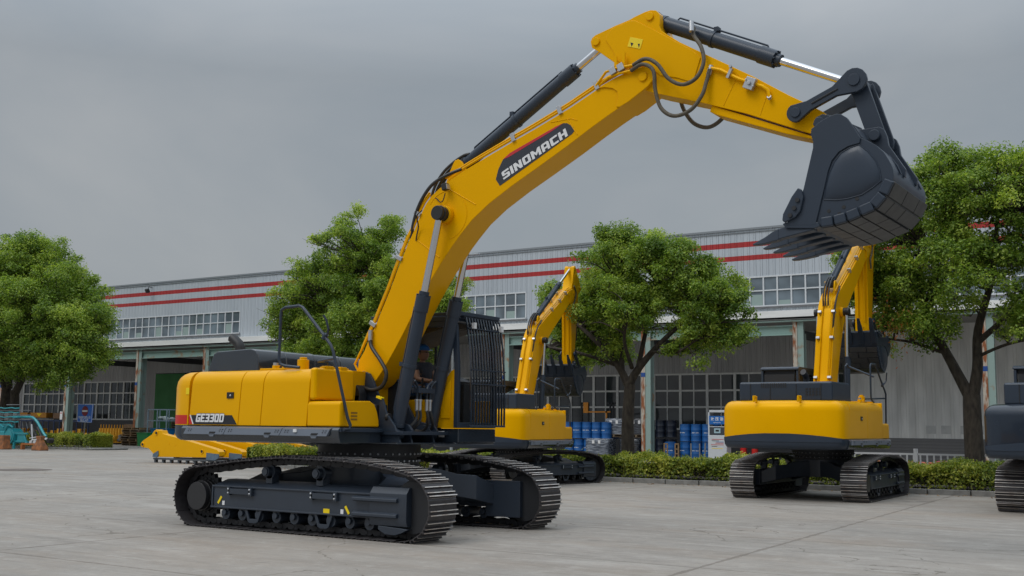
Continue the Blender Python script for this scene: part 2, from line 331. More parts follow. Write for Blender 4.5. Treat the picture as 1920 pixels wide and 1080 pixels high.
SHOE_N = 47
def track_path():
    pts = []
    for i in range(0, 14):                      # front arc, bottom to top
        a = -math.pi/2 + math.pi*0.93*i/13; pts.append((1.955 + 0.415*math.cos(a), 0.445 + 0.415*math.sin(a)))
    pts += [(1.774, .915), (1.227, .992), (.85, 1.015), (.463, 1.022), (0, 1.03), (-.343, 1.026), (-.7, .995), (-1.083, .965), (-1.632, .895), (-1.9, .865)]
    for i in range(0, 14):
        a = math.pi*0.56 + (math.pi*0.94)*i/13; pts.append((-1.965 + 0.41*math.cos(a), 0.44 + 0.41*math.sin(a)))
    pts += [(-1.0, .03), (0, .03), (1, .03)]
    P = [Vector((p[0], 0, p[1])) for p in pts]; P.append(P[0])
    L = [0]
    for i in range(1, len(P)): L.append(L[-1] + (P[i]-P[i-1]).length)
    out = []
    for k in range(SHOE_N):
        s = L[-1]*k/SHOE_N; i = max(j for j in range(len(L)) if L[j] <= s + 1e-9); i = min(i, len(P)-2)
        t = (s-L[i])/(L[i+1]-L[i]); out.append(P[i].lerp(P[i+1], t))
    return out, L[-1]/SHOE_N
TP, PITCH = track_path()
def shoe_mb():
    m = MB(); h = PITCH/2
    # profile in (x along track, z outward): plate with three grousers
    pr = [(-h+.004, 0), (h-.022, 0), (h+.012, -.012), (h+.014, -.004), (h-.018, .011), (h-.018, .012), (.056, .012), (.047, .040), (.035, .040), (.026, .012), (-.026+.0, .012), (-.035, .040), (-.047, .040), (-.056, .012), (-h+.032, .012), (-h+.024, .045), (-h+.010, .045), (-h+.004, .012)]
    m.prism(pr, -.3, .3)
    return m
def link_mb():
    m = MB(); h = PITCH/2
    for s in (-1, 1):
        for sy, w in ((.062, .022),):
            m.prism([(-h-.03, -.03), (-h+.01, -.085), (-.02, -.095), (.02, -.095), (h-.03, -.085), (h+.03, -.03), (h, -.012), (.03, -.012), (.0, -.04), (-.03, -.012), (-h, -.012)], s*sy - w, s*sy + w)
    m.cyl((-h, -.09, -.05), (-h, .09, -.05), .028, 10)
    return m
_shared = {}
def tips(o):
    """the ground-down crests of the grousers are bare steel"""
    o.data.materials.append(worn); nb = len(o.data.polygons)
    for p in o.data.polygons:
        if len(p.vertices) == 4 and abs(p.normal.y) < .5 and abs(max((o.data.vertices[i].co - o.data.vertices[j].co).length for i in p.vertices for j in p.vertices) - .6) < .01:
            w = p.area/.6
            if .0115 < w < .0145: p.material_index = 1
def make_track(root, side, detail, T):
    """one crawler track: frame, sprocket, idler, rollers, shoes"""
    yc = 1.34*side
    def mk(o): o.matrix_basis = T @ o.matrix_basis; return o
    ct = MB()                                    # chain of links as one part carrying its shoes
    Y = Vector((0, 1, 0)); mats = []
    for i, p in enumerate(TP):
        a = TP[(i+1) % SHOE_N]; b = TP[i-1]; d = (a-b).normalized(); n = Vector((d.z, 0, -d.x))
        # outward normal: path runs bottom->front->top->rear so outward is to the right-hand side of travel
        mt = Matrix(((d.x, 0, n.x), (0, 1, 0), (d.z, 0, n.z))).to_4x4(); mt.translation = p + Vector((0, yc, 0)); mats.append(mt)
    lk = link_mb(); sh = shoe_mb()
    for mt in mats: ct.add([mt @ Vector(v) for v in lk.v], lk.f)
    chain = mk(ct.build('track_chain', steel, root))
    if detail:
        if 'shoe' not in _shared:
            s0 = sh.build('track_shoe', shoem, None, bevel=0.0); tips(s0); _shared['shoe'] = s0.data; bpy.data.objects.remove(s0)
        for mt in mats:
            o = bpy.data.objects.new('track_shoe', _shared['shoe']); col.objects.link(o); o.parent = chain; o.matrix_basis = mt
    else:
        sm = MB()
        for mt in mats: sm.add([mt @ Vector(v) for v in sh.v], sh.f)
        so_ = sm.build('track_shoes', shoem, root); tips(so_); mk(so_)
    o1 = 1 if side > 0 else -1
    yo = yc + o1*.215; yi = yc - o1*.215          # outer / inner faces of the track frame
    # --- frame: main box with sloped top and flange beads
    f = MB()
    f.prismx([(yi, .30), (yo, .30), (yo, .605), (yo - o1*.03, .62), (yc - o1*.05, .69), (yi, .69)], -1.64, 1.34)
    f.box(-1.66, 1.36, min(yo, yo+o1*.02), max(yo, yo+o1*.02), .585, .612); f.box(-1.68, 1.36, min(yo-.0, yo+o1*.02), max(yo, yo+o1*.02), .285, .312)
    f.box(-1.665, -1.635, min(yo, yo+o1*.018), max(yo, yo+o1*.018), .312, .585)
    fr = mk(f.build('track_frame', frameg, root, bevel=.008))
    # small step brackets with bolts
    for x0 in (-1.28, .33):
        s = MB(); s.box(x0, x0+.42, min(yo+o1*.022, yo+o1*.05), max(yo+o1*.022, yo+o1*.05), .50, .575)
        s.box(x0-.03, x0+.02, min(yo, yo+o1*.05), max(yo, yo+o1*.05), .48, .595); s.box(x0+.40, x0+.46, min(yo, yo+o1*.05), max(yo, yo+o1*.05), .48, .595)
        s.build('step_bracket', frameg, fr)
        b = MB()
        for xx in (x0-.005, x0+.425):
            for z in (.51, .565): b.ball((xx, yo+o1*.05, z), .017, 8, 5)
        split_build(b, 'bolt', zinc, fr)
    if detail and side < 0:
        for (x, z, w, h, m_, r_) in ((-1.50, .40, .035, .12, stick_y, .6), (-1.42, .36, .045, .06, whitep, 0), (.58, .33, .11, .08, stick_y, 0), (.86, .345, .05, .06, whitep, 0), (.95, .37, .035, .12, stick_y, -.6)):
            q = MB(); q.bx((x, yo - .004, z), (w, .006, h), Matrix.Rotation(r_, 3, 'Y')); q.build('sticker', m_, fr)
    y = MB()                                       # idler yoke
    y.prismx([(yi, .16), (yo + o1*.01, .20), (yo + o1*.035, .28), (yo + o1*.035, .62), (yo - o1*.03, .70), (yi, .70)], 1.36, 1.98)
    for z0 in (.30, .50):
        y.prismx([(yo + o1*.03, z0), (yo + o1*.075, z0+.012), (yo + o1*.075, z0+.05), (yo + o1*.03, z0+.075)], 1.08, 1.84)
    y.prism([(1.5, .2), (1.9, .18), (2.0, .17), (1.9, .12), (1.78, .085), (1.62, .09), (1.5, .15)], min(yo-o1*.1, yo+o1*.02), max(yo-o1*.1, yo+o1*.02))
    mk(y.build('idler_yoke', frameg, root, bevel=.008))
    c = MB(); c.cyl((2.0, yc-.14, .445), (2.0, yc+.14, .445), .335, 32); c.cyl((2.0, yc-.07, .445), (2.0, yc+.07, .445), .365, 32)
    mk(c.build('idler_wheel', dark, root))
    s = MB(); ring = []                             # sprocket with teeth
    for k in range(42):
        a = 2*math.pi*k/42; rr = .345 if k % 2 == 0 else .29; ring.append((-1.965 + rr*math.cos(a), .44 + rr*math.sin(a)))
    s.prism(ring, yc-.035, yc+.035)
    spk = mk(s.build('drive_sprocket', dark, root))
    s = MB()
    for (r1, ya, yb) in ((.235, -.14, .10), (.26, .0, .05), (.225, .10, .17), (.205, .17, .25)):
        s.cyl((-1.965, yc + o1*ya, .44), (-1.965, yc + o1*yb, .44), r1, 36)
    s.build('drive_cover', mat('gloss_black_casting', (.018, .018, .02), .4, coat=.1), spk, bevel=.006)
    b = MB()
    for k in range(20):
        a = 2*math.pi*k/20; b.ball((-1.965 + .245*math.cos(a), yc + o1*.055, .44 + .245*math.sin(a)), .012, 6, 4)
    b.build('bolt_ring', dark, spk)
    for x in (-.66, .31):
        t = MB(); t.cyl((x, yc - o1*.1, .83), (x, yc + o1*.16, .83), .07, 20); t.cyl((x, yc + o1*.03, .83), (x, yc + o1*.08, .83), .105, 24); t.cyl((x, yc + o1*.16, .83), (x, yc + o1*.18, .83), .055, 18)
        t.box(x-.06, x+.06, yc-.08, yc+.06, .66, .80)
        mk(t.build('carrier_roller', frameg, root, bevel=.004))
    for k in range(9):
        x = -1.42 + k*.34
        t = MB(); t.cyl((x, yc-.17, .205), (x, yc+.17, .205), .085, 16); t.cyl((x, yc-.21, .225), (x, yc+.21, .225), .045, 12); t.box(x-.06, x+.06, yc + o1*.12 - .06, yc + o1*.12 + .06, .24, .31)
        mk(t.build('bottom_roller', dark if not detail else frameg, root, bevel=.004))
    for x in (-.82, .52):
        t = MB(); t.prism([(x-.17, .29), (x-.10, .12), (x-.06, .10), (x+.06, .10), (x+.10, .12), (x+.17, .29), (x+.12, .29), (x+.07, .16), (x-.07, .16), (x-.12, .29)], min(yo-o1*.03, yo), max(yo-o1*.03, yo))
        mk(t.build('chain_guard', frameg, root, bevel=.005))

def excavator(label, loc, heading, uc=0.0, pose=(0, 0, 0), paint=yellow, sup_s=(1, 1, 1), uc_s=1.0, dz=0.0, bs=None, bdz=0.0, detail=True, boomed=True, group=None, low='navy', hoodh=0.0):
    root = empty('crawler_excavator', loc, heading, label, 'excavator', group)
    TU = Matrix.Rotation(uc, 4, 'Z') @ Matrix.Diagonal((uc_s, uc_s, uc_s, 1))
    TS = Matrix.Translation((0, 0, dz)) @ Matrix.Diagonal((*sup_s, 1))
    def U(o): o.matrix_basis = TU @ o.matrix_basis; return o
    def S0(o): o.matrix_basis = TS @ o.matrix_basis; return o
    for sd_ in (-1, 1): make_track(root, sd_, detail, TU)
    # centre frame with four legs
    m = MB(); m.prismz([(.78*math.cos(a*math.pi/8), .78*math.sin(a*math.pi/8)) for a in range(16)], .50, .93)
    for sx in (-1, 1):
        for sy in (-1, 1):
            rings = []
            for (t, xc, w, z0, z1) in ((0, .45, .42, .52, .90), (.45, .78, .40, .50, .87), (.62, .98, .40, .47, .80), (.80, 1.20, .42, .42, .78), (1.13, 1.28, .46, .34, .64)):
                rings.append([(sx*(xc-w/2), sy*t, z0), (sx*(xc+w/2), sy*t, z0), (sx*(xc+w/2), sy*t, z1), (sx*(xc-w/2), sy*t, z1)])
            m.loft(rings)
    U(m.build('centre_frame', frameg, root, bevel=.01))
    m = MB(); m.cyl((0, 0, .90), (0, 0, 1.0), .75, 48); m.cyl((0, 0, 1.0), (0, 0, 1.05), .71, 48); m.cyl((0, 0, 1.05), (0, 0, 1.235), .77, 48)
    sb = U(m.build('slewing_ring', dark, root))
    m = MB()
    for k in range(44):
        a = 2*math.pi*k/44
        for z, r_ in ((.985, .757), (1.09, .777)): m.ball((r_*math.cos(a), r_*math.sin(a), z), .017, 6, 4)
    m.build('bolt_ring', zinc, sb)
    # ---------------- deck
    m = MB(); m.box(-2.30, .40, -.95, .95, 1.225, 1.249); m.prismz([(-2.3, -1.47), (.72, -1.47), (.72, -.62), (.45, -.60), (.45, .47), (-2.3, 1.46)], 1.25, 1.468); m.prismz([(.40, -.66), (1.02, -.62), (1.06, .45), (1.26, .47), (1.28, 1.46), (.40, 1.46)], 1.235, 1.262); m.prismz([(.45, .50), (1.28, .50), (1.30, 1.46), (.45, 1.46)], 1.262, 1.468)
    S0(m.build('deck_frame', navyg, root, bevel=.01))
    m = MB(); m.box(.70, .76, -1.52, -.50, 1.405, 1.455); S0(m.build('front_ledge', navy, root, bevel=.006))
    # dark side skirts
    for sy in (-1, 1):
        e = .735 if sy < 0 else .9
        m = MB(); pr = [(sy*1.44, 1.468), (sy*1.51, 1.468), (sy*1.545, 1.43), (sy*1.53, 1.33), (sy*1.49, 1.25), (sy*1.44, 1.245)]
        m.prismx(pr, -2.42, e)
        sk = S0(m.build('side_skirt', navyg, root, bevel=.006))
        if sy < 0:
            for x0, x1 in ((-2.30, -1.45), (-1.44, -.32), (-.31, .58)):
                m = MB(); y = lambda z: -1.551 + (1.452-z)*-.16 + (.0)
                q = [(-1.520, 1.462), (-1.562, 1.445), (-1.585, 1.345), (-1.54, 1.34)]
                m.prismx(q, x0, x1, sh=lambda z: (z-1.4)*.45)
                sp = m.build('step_plate', skirtg, sk, bevel=.003)
                xm = x1 - .26
                m = MB(); m.prism([(xm-.07, 1.335), (xm+.05, 1.335), (xm+.075, 1.385), (xm-.045, 1.385)], -1.583, -1.56); m.build('grab_slot', black, sp)
                m = MB(); m.prism([(xm-.02, 1.315), (xm+.05, 1.315), (xm+.07, 1.343), (xm-.05, 1.343)], -1.60, -1.57); m.build('grab_tab', skirtg, sp)
                m = MB()
                for xx in (x0+.08, x0+.13, x1-.10, x1-.05):
                    for zz in (1.395, 1.42): m.ball((xx+(zz-1.4)*.4, -1.578+(zz-1.4)*.22, zz), .009, 6, 4, (1, .4, 1))
                split_build(m, 'bolt', black, sp)
    # ---------------- counterweight
    plan = [(-2.330, -1.5), (-2.50, -1.498), (-2.62, -1.465), (-2.74, -1.39), (-2.93, -1.18), (-3.10, -.93), (-3.22, -.6), (-3.28, -.2)] if detail else [(-2.26, -1.5), (-2.55, -1.498), (-2.68, -1.46), (-2.76, -1.38), (-2.83, -1.1), (-2.93, -.7), (-2.98, -.3)]
    plan = plan + [(x, -y) for x, y in plan[::-1]]
    def rng(z, ins):
        out = []
        for x, y in plan:
            if x > -2.36: out.append((x, y*(1-ins/1.5), z))
            else: out.append((x + ins*(min(1, (-x-2.3)/.5)), y*(1-ins/1.5), z))
        return out
    m = MB(); m.loft([rng(1.478, 0), rng(2.06, 0), rng(2.14, .012), rng(2.20, .04), rng(2.25, .085), rng(2.28, .15), rng(2.29, .24)])
    cw = S0(m.build('counterweight', paint, root, bevel=.0, sharp=50))
    m = MB(); m.loft([rng(1.25, .07), rng(1.28, .03), rng(1.34, .0), rng(1.474, .0)])
    cwb = m.build('counterweight_base', navy, cw, bevel=.01)
    if detail:
        m = MB(); pts = [(-2.35, -1.504), (-2.50, -1.502), (-2.62, -1.469), (-2.73, -1.40)]
        m.loft([[(x, y, 1.492), (x, y, 1.628), (x+.002, y+.02, 1.628), (x+.002, y+.02, 1.492)] for x, y in pts]); m.build('red_band', redp, cw)
        m = MB(); m.bx((-2.36, -1.503, 1.99), (.07, .006, .10)); m.build('sticker', stick_y, cw)
    else:
        # dark sweep rising towards the middle of the rear face
        m = MB(); rg = []
        pp = [p for p in plan if p[0] < -2.55]
        for x, y in pp:
            k = 1 - (abs(y)/1.45)**2; s_ = 1.004; rg.append([(x*s_, y*s_, 1.40), (x*s_, y*s_, 1.482 + .10*k), (x*.985, y*.985, 1.482 + .10*k), (x*.985, y*.985, 1.40)])
        m.loft(rg); m.build('dark_sweep', navy, cwb)
        for sy in (-.55, .55):
            m = MB(); m.tube([(-3.0, sy, 2.25), (-3.0, sy, 2.37), (-2.86, sy, 2.37), (-2.86, sy, 2.25)], .028, 8); m.build('lifting_eye', paint, cw)
    # ---------------- side panels (near side is y < 0)
    def side_prof(sy, top=2.29, r=.17, z0=1.478, y0=1.5, yi=.30):
        pts = [(sy*y0, z0), (sy*y0, top - r*1.2)]
        for k in range(1, 7):
            a = math.pi/2*k/6; pts.append((sy*(y0 - r*(1-math.cos(a))), top - r*1.2 + r*1.2*math.sin(a)))
        pts += [(sy*yi, top + .01), (sy*yi, z0)]; return pts
    shf = lambda z: (z-1.478)*.075
    if detail: segs = ((-2.315, -1.262), (-1.254, -.808), (-.800, .095))
    else: segs = ((-2.28, -1.0), (-.99, .18))
    for i, (x0, x1) in enumerate(segs):
        m = MB(); m.prismx(side_prof(-1), x0, x1, sh=shf); d = S0(m.build('service_door', paint, root, bevel=.008))
        if i == 0:
            m = MB(); m.box(-1.50, -1.36, -1.512, -1.49, 1.875, 1.965); hb = m.build('door_latch', black, d)
            m = MB(); m.ball((-1.42, -1.512, 1.915), .018, 8, 5); m.build('lock', zinc, hb)
    if detail:
        d0 = [o for o in bpy.data.objects if o.name.startswith('service_door') and o.parent == root][0]
        m = MB(); m.prism([(-2.262, 1.628), (-1.385, 1.628), (-1.275, 1.492), (-2.195, 1.492)], -1.506, -1.498); m.build('model_decal', blackp, d0)
        m = MB(); m.prism([(-2.30, 1.628), (-2.285, 1.628), (-2.215, 1.492), (-2.30, 1.492)], -1.507, -1.498); m.build('red_decal', redp, d0)
        m = MB(); m.prism([(-2.285, 1.628), (-2.262, 1.628), (-2.192, 1.492), (-2.215, 1.492)], -1.509, -1.498); m.build('white_stripe', whitep, d0)
        u = .0188
        block_text('GE330D', 'model_lettering', mat('black_letter_edge', (.01, .01, .012), .5), d0, (-2.153, 1.516), (u, 0), (0, u*1.06), -1.510, gap=.45, shear=.16)
        block_text('GE330D', 'model_lettering', whitep, d0, (-2.145, 1.524), (u*.975, 0), (0, u*.95), -1.514, gap=.58, shear=.16)
    m = MB(); m.prismx(side_prof(1, yi=-.3), -2.31, .10); S0(m.build('left_cover', paint, root, bevel=.01))
    # front blocks: fuel tank and tool box
    m = MB(); m.prism([(.115 if detail else .20, 1.845), (.245, 1.845), (.235, 2.30), (.115 if detail else .20, 2.30)], -1.49, -.66)
    S0(m.build('fuel_tank', paint, root, bevel=.045, seg=3))
    tb = MB(); tb.prismx([(-1.5, 1.478), (-1.5, 1.79), (-1.47, 1.83), (-.86, 1.845), (-.76, 1.80), (-.70, 1.70), (-.66, 1.58), (-.65, 1.478)], .107, .715)
    tbo = S0(tb.build('tool_box', paint, root, bevel=.022, seg=3))
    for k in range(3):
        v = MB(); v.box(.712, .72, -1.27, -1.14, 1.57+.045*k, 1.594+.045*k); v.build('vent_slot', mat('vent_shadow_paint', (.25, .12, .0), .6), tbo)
    if detail:
        v = MB(); v.box(-.06, .0, -1.593, -1.57, 1.395, 1.44); v.build('sticker', whitep, tbo)
    # ---------------- dark engine hood across the tail
    m = MB(); hz = 2.60 + hoodh
    if detail:
        base = lambda x, y0, y1: [(x, y0, 2.27), (x, y1, 2.27)]
        pr = [(-1.20, 2.27), (-1.17, 2.27), (-1.19, 2.50), (-1.24, 2.60), (-1.34, 2.625), (-2.06, 2.60), (-2.14, 2.57), (-2.27, 2.27)]
        m.prism(pr, -1.22, 1.18)
        for yy in (-.62, .02, .62):
            m.prism([(a + .006*(1 if a > -1.7 else -1), b + .006*(b > 2.4)) for a, b in pr], yy-.018, yy+.018)
    else:
        m.box(-2.60, -1.35, -1.22, 1.10, 2.27, 2.70)
    hd = S0(m.build('engine_hood', navyg if detail else navy, root, bevel=.05, seg=3))
    if not detail:
        v = MB()
        for k in range(12): v.box(-2.607, -2.597, -.1+k*.055, -.072+k*.055, 2.57, 2.67)
        for k in range(5):
            for j in range(3): v.box(-2.607, -2.597, -.95+k*.08, -.90+k*.08, 2.40+j*.06, 2.44+j*.06)
        split_build(v, 'louvre', black, hd)
        v = MB()
        for yy in (.8, .3, -.35, -.95): v.box(-2.608, -2.595, yy-.008, yy+.008, 2.30, 2.66)
        split_build(v, 'hood_seam', black, hd)
    if detail:
        v = MB()
        for x in (-2.1, -1.62): v.box(x-.06, x+.06, -1.26, -1.2, 2.28, 2.305)
        split_build(v, 'hood_latch', black, hd)
    m = MB()
    if detail: m.tube([(-3.18, .3, 2.2), (-3.18, .3, 2.80), (-3.22, .3, 2.86), (-3.38, .3, 2.97)], .085, 16)
    else: m.tube([(-2.2, -.45, 2.5), (-2.2, -.45, 2.78), (-2.24, -.45, 2.84), (-2.40, -.45, 2.92)], .07, 16)
    S0(m.build('exhaust_pipe', black if detail else dark, root))
    # small fittings on the deck
    m = MB(); m.cyl((-.33, -1.15, 2.28), (-.33, -1.15, 2.44), .085, 20); m.cyl((-.33, -1.15, 2.44), (-.33, -1.15, 2.475), .055, 16)
    S0(m.build('filler_cap', paint, root, bevel=.008))
    m = MB(); m.box(-1.0, -.5, -1.35, -1.1, 2.29, 2.315); m.cyl((-.78, -1.25, 2.3), (-.78, -1.25, 2.36), .05, 14); m.tube([(-.68, -1.3, 2.30), (-.66, -1.3, 2.35), (-.62, -1.3, 2.36), (-.59, -1.3, 2.34), (-.58, -1.3, 2.30)], .012, 6)
    S0(m.build('tank_lid', paint, root, bevel=.004))
    m = MB(); m.cyl((-.78, -1.25, 2.36), (-.78, -1.25, 2.40), .04, 14); S0(m.build('breather_cap', zinc, root))
    m = MB(); m.box(.13, .20, -1.3, -.75, 2.285, 2.32); m.box(.12, .22, -1.25, -1.1, 2.29, 2.335); m.box(.12, .22, -.95, -.82, 2.29, 2.335); S0(m.build('tank_grip', paint, root, bevel=.006))
    # ---------------- handrail and mirror arm
    m = MB(); m.tube([(-.16, -1.40, 2.31), (-.40, -1.45, 2.335), (-.49, -1.45, 2.36), (-.522, -1.45, 2.43), (-.515, -1.45, 3.10), (-.50, -1.45, 3.15), (-.43, -1.45, 3.18), (-.16, -1.45, 3.19), (-.10, -1.45, 3.17), (-.034, -1.45, 3.11), (.364, -1.47, 2.733), (.50, -1.48, 2.60), (.55, -1.49, 2.52), (.77, -1.40, 1.60), (.79, -1.36, 1.50), (.79, -1.38, 1.445), (.79, -1.50, 1.44)], .022, 10)
    hr = S0(m.build('handrail', navy, root))
    m = MB(); m.tube([(.365, -1.47, 2.72), (.45, -1.50, 2.77), (.484, -1.53, 2.83), (.46, -1.55, 2.95), (.421, -1.57, 3.02)], .016, 8); m.cyl((.34, -1.47, 2.70), (.40, -1.47, 2.76), .035, 10); m.build('mirror_arm', navy, hr)
    m = MB(); m.tube([(.55, -1.46, 2.42), (.1, -1.30, 2.40), (.1, -1.1, 2.40), (.1, -1.05, 2.3)], .018, 8); m.build('grab_bar', navy, hr)
    if not detail:
        m = MB(); m.tube([(-.3, -.75, 2.28), (-.3, -.75, 3.15), (-.2, -.75, 3.2), (-.1, -.76, 3.15), (-.1, -1.4, 2.9)], .026, 8); m.build('inner_rail', navy, hr)
    # ---------------- boom foot brackets and cylinder feet
    m = MB()
    for s in (-1, 1):
        m.prism([(-.45, 1.38), (1.05, 1.38), (1.05, 1.44), (.98, 1.52), (.80, 1.55), (.62, 1.60), (.40, 1.95), (.30, 2.16), (.22, 2.27), (.10, 2.31), (-.02, 2.27), (-.12, 2.10), (-.30, 1.7)], s*.30-.025, s*.30+.025)
    m.box(-.3, 1.1, -.6, .6, 1.37, 1.42)
    S0(m.build('boom_bracket', navy, root, bevel=.006))
    m = MB()
    m.cyl((.05, -.52, 1.95), (.05, -.36, 1.95), .17, 24); m.box(-.12, .22, -.52, -.36, 1.5, 1.95)
    S0(m.build('swing_motor', dark, root, bevel=.015))
    for s in (-1, 1):
        m = MB(); m.cyl((.82, s*.40-.16, 1.39), (.82, s*.40+.16, 1.39), .075, 20)
        for q in (-1, 1): m.prism([(.62, 1.26), (1.02, 1.26), (.97, 1.42), (.90, 1.50), (.80, 1.52), (.70, 1.48), (.65, 1.40)], s*.40+q*.135-.02, s*.40+q*.135+.02)
        S0(m.build('cylinder_foot', navy, root, bevel=.006))
    if detail:
        m = MB()
        for k, y in enumerate((-.16, -.08, .08, .16)):
            m.cyl((1.0, y, 1.72), (1.0, y, 1.86), .024, 10); m.cyl((1.0, y, 1.86), (1.0, y, 1.89), .032, 6)
        S0(m.build('hose_coupling', zinc, root))
        for k, y in enumerate((-.16, -.08, .08, .16)):
            m = MB(); m.tube([(1.0, y, 1.74), (1.02, y*1.1, 1.62), (.98, y*1.6, 1.50), (.85, y*1.7, 1.42), (.6, y*1.2, 1.45)], .022, 8, smooth=5); S0(m.build('hydraulic_hose', hosem, root))
        for k, (y, s) in enumerate(((-.16, -1), (-.08, -1), (.08, 1), (.16, 1))):
            m = MB(); m.tube([(1.0, y, 1.86), (1.0, y, 2.0), (.98, y + s*.06, 2.10), (1.0, y + s*.14, 2.16)], .018, 8, smooth=4); S0(m.build('steel_pipe', navy, root))
        m = MB(); m.box(.93, 1.06, -.2, .2, 1.98, 2.05); S0(m.build('pipe_clamp', navy, root, bevel=.004))
        m = MB(); m.box(.1, .62, -.62, -.36, 1.42, 1.80); m.cyl((.78, -.56, 1.62), (.83, -.56, 1.62), .06, 16)
        S0(m.build('valve_box', dark, root, bevel=.01))
        m = MB(); m.bx((.66, -.58, 1.90), (.10, .07, .03), Matrix.Rotation(.3, 3, 'Y')); S0(m.build('yellow_plate', stick_y, root))
        m = MB(); m.prism([(.66, 1.42), (.98, 1.42), (.95, 1.5), (.80, 1.68), (.72, 1.88), (.66, 1.92)], -.60, -.565); S0(m.build('side_bracket', navy, root, bevel=.005))
    # ---------------- cab (far side of the boom)
    # shell: floor panel, pillars, roof
    m = MB(); m.prism([(-.42, 1.478), (1.22, 1.478), (1.22, 2.36), (1.15, 2.33), (1.06, 2.22), (.99, 2.05), (.93, 1.93), (.83, 1.90), (-.42, 1.90)], .47, .52)
    m.prism([(.98, 1.62), (1.15, 1.62), (1.17, 2.2), (1.10, 2.15), (1.03, 2.0), (.98, 1.9)], .452, .472)
    m.box(-.45, -.40, .52, 1.45, 1.478, 2.0); m.prism([(-.42, 1.478), (1.22, 1.478), (1.22, 1.9), (-.42, 1.9)], 1.42, 1.47)
    cabo = S0(m.build('cab', paint, root, bevel=.006))
    m = MB()
    for y in (.47, 1.43):
        m.prism([(1.222, 1.48), (1.30, 1.48), (1.30, 2.35), (1.25, 3.02), (1.20, 3.10), (1.10, 3.10), (1.17, 2.9), (1.222, 2.36)], y-.02, y+.04)
        m.box(-.42, -.33, y-.02, y+.04, 1.9, 3.06); m.box(.10, .15, y, y+.03, 1.9, 3.06) if y > 1 else None
        m.prism([(-.42, 3.0), (1.10, 3.0), (1.06, 3.10), (-.38, 3.10)], y-.02, y+.04)
    m.box(1.23, 1.31, .47, 1.45, 1.48, 1.56)
    m.build('cab_pillar', navy, cabo, bevel=.008)
    m = MB(); m.prism([(-.44, 3.08), (1.24, 3.08), (1.22, 3.14), (1.12, 3.16), (-.34, 3.16), (-.43, 3.13)], .44, 1.49); m.build('cab_roof', navy, cabo, bevel=.015)
    m = MB(); m.prism([(-.35, 2.75), (.05, 2.75), (.6, 2.92), (1.0, 3.0), (1.0, 3.08), (-.35, 3.08)], .56, 1.40); m.build('headliner', mat('tan_headliner', (.075, .058, .042), .8) if detail else dark, cabo)
    gl = [(-.34, 1.93), (.85, 1.93), (.92, 1.96), (.99, 2.1), (1.06, 2.27), (1.21, 2.38), (1.17, 2.9), (1.12, 3.0), (-.34, 3.0)]
    for y in (.475, 1.445):
        m = MB(); m.prism(gl, y, y+.006); m.build('cab_window', cabglass, cabo)
    m = MB(); m.add([(1.285, .5, 1.56), (1.285, 1.42, 1.56), (1.285, 1.42, 2.36), (1.285, .5, 2.36), (1.22, .5, 2.98), (1.22, 1.42, 2.98)], [(0, 1, 2, 3), (3, 2, 5, 4)]); m.build('windscreen', cabglass, cabo)
    m = MB(); m.box(-.42, -.41, .56, 1.38, 2.2, 2.98); m.build('rear_window', cabglass if detail else dark, cabo)
    m = MB(); m.box(-.02, .40, .72, 1.2, 1.86, 1.97); m.bx((-.08, .96, 2.30), (.12, .46, .72), Matrix.Rotation(-.15, 3, 'Y')); m.box(.1, .55, .62, .70, 2.03, 2.10); m.box(.1, .55, 1.22, 1.30, 2.03, 2.10)
    m.build('operator_seat', mat('seat_cloth', (.02, .02, .022), .85), cabo, bevel=.03)
    m = MB(); m.box(.85, 1.12, .85, 1.1, 1.5, 2.15); m.bx((.9, .98, 2.2), (.2, .5, .06), Matrix.Rotation(.4, 3, 'Y')); m.tube([(.46, .66, 2.08), (.47, .66, 2.24)], .018, 8); m.tube([(.46, 1.26, 2.08), (.47, 1.26, 2.24)], .018, 8)
    m.box(-.33, -.05, .56, .72, 1.9, 2.55)
    m.build('console', dark, cabo, bevel=.01)
    # front guard of curved vertical bars
    if detail:
        prof = [(1.31, 3.14), (1.345, 3.0), (1.39, 2.7), (1.42, 2.3), (1.43, 1.9), (1.43, 1.51)]
        def gx(z):
            for (a, za), (b, zb) in zip(prof, prof[1:]):
                if zb <= z <= za: return a + (b-a)*(za-z)/(za-zb)
            return prof[-1][0]
        gd = MB(); gd.box(1.22, 1.30, .58, 1.52, 3.12, 3.17);
        gd.prism([(-.42, 3.17), (1.30, 3.17), (1.32, 3.20), (1.30, 3.215), (-.42, 3.215)], .44, .48); gd.prism([(-.42, 3.17), (1.30, 3.17), (1.32, 3.20), (1.30, 3.215), (-.42, 3.215)], 1.46, 1.50)
        for y in (.56, .72, .88, 1.04, 1.2, 1.36): gd.box(-.42, 1.30, y-.012, y+.012, 3.185, 3.205)
        gd.box(1.27, 1.33, .44, 1.50, 3.165, 3.22)
        guard = S0(gd.build('front_guard', navy, root, bevel=.004)); lb = MB(); lb.box(1.40, 1.445, .58, 1.52, 1.495, 1.525); lb.build('lower_rail', navy, guard, bevel=.004)
        for k in range(13):
            y = .60 + k*.075
            b = MB(); b.loft([[(x-.004, y-.015, z), (x+.014, y-.015, z), (x+.014, y+.015, z), (x-.004, y+.015, z)] for x, z in prof]); b.build('guard_bar', navyg, guard)
        for z in (2.98, 2.35, 2.14):
            b = MB(); b.box(gx(z)+.02, gx(z)+.035, .59, 1.51, z-.009, z+.009); b.build('cross_rail', navy, guard)
        for y in (.70, 1.44):
            b = MB(); b.bx((1.40, y, 3.02), (.05, .06, .09)); b.build('work_light', whitep, guard)
    # sticker on the cab sill
    if detail:
        m = MB(); m.box(.935, 1.04, .474, .4795, 1.34, 1.43); S0(m.build('white_sticker', whitep, root))
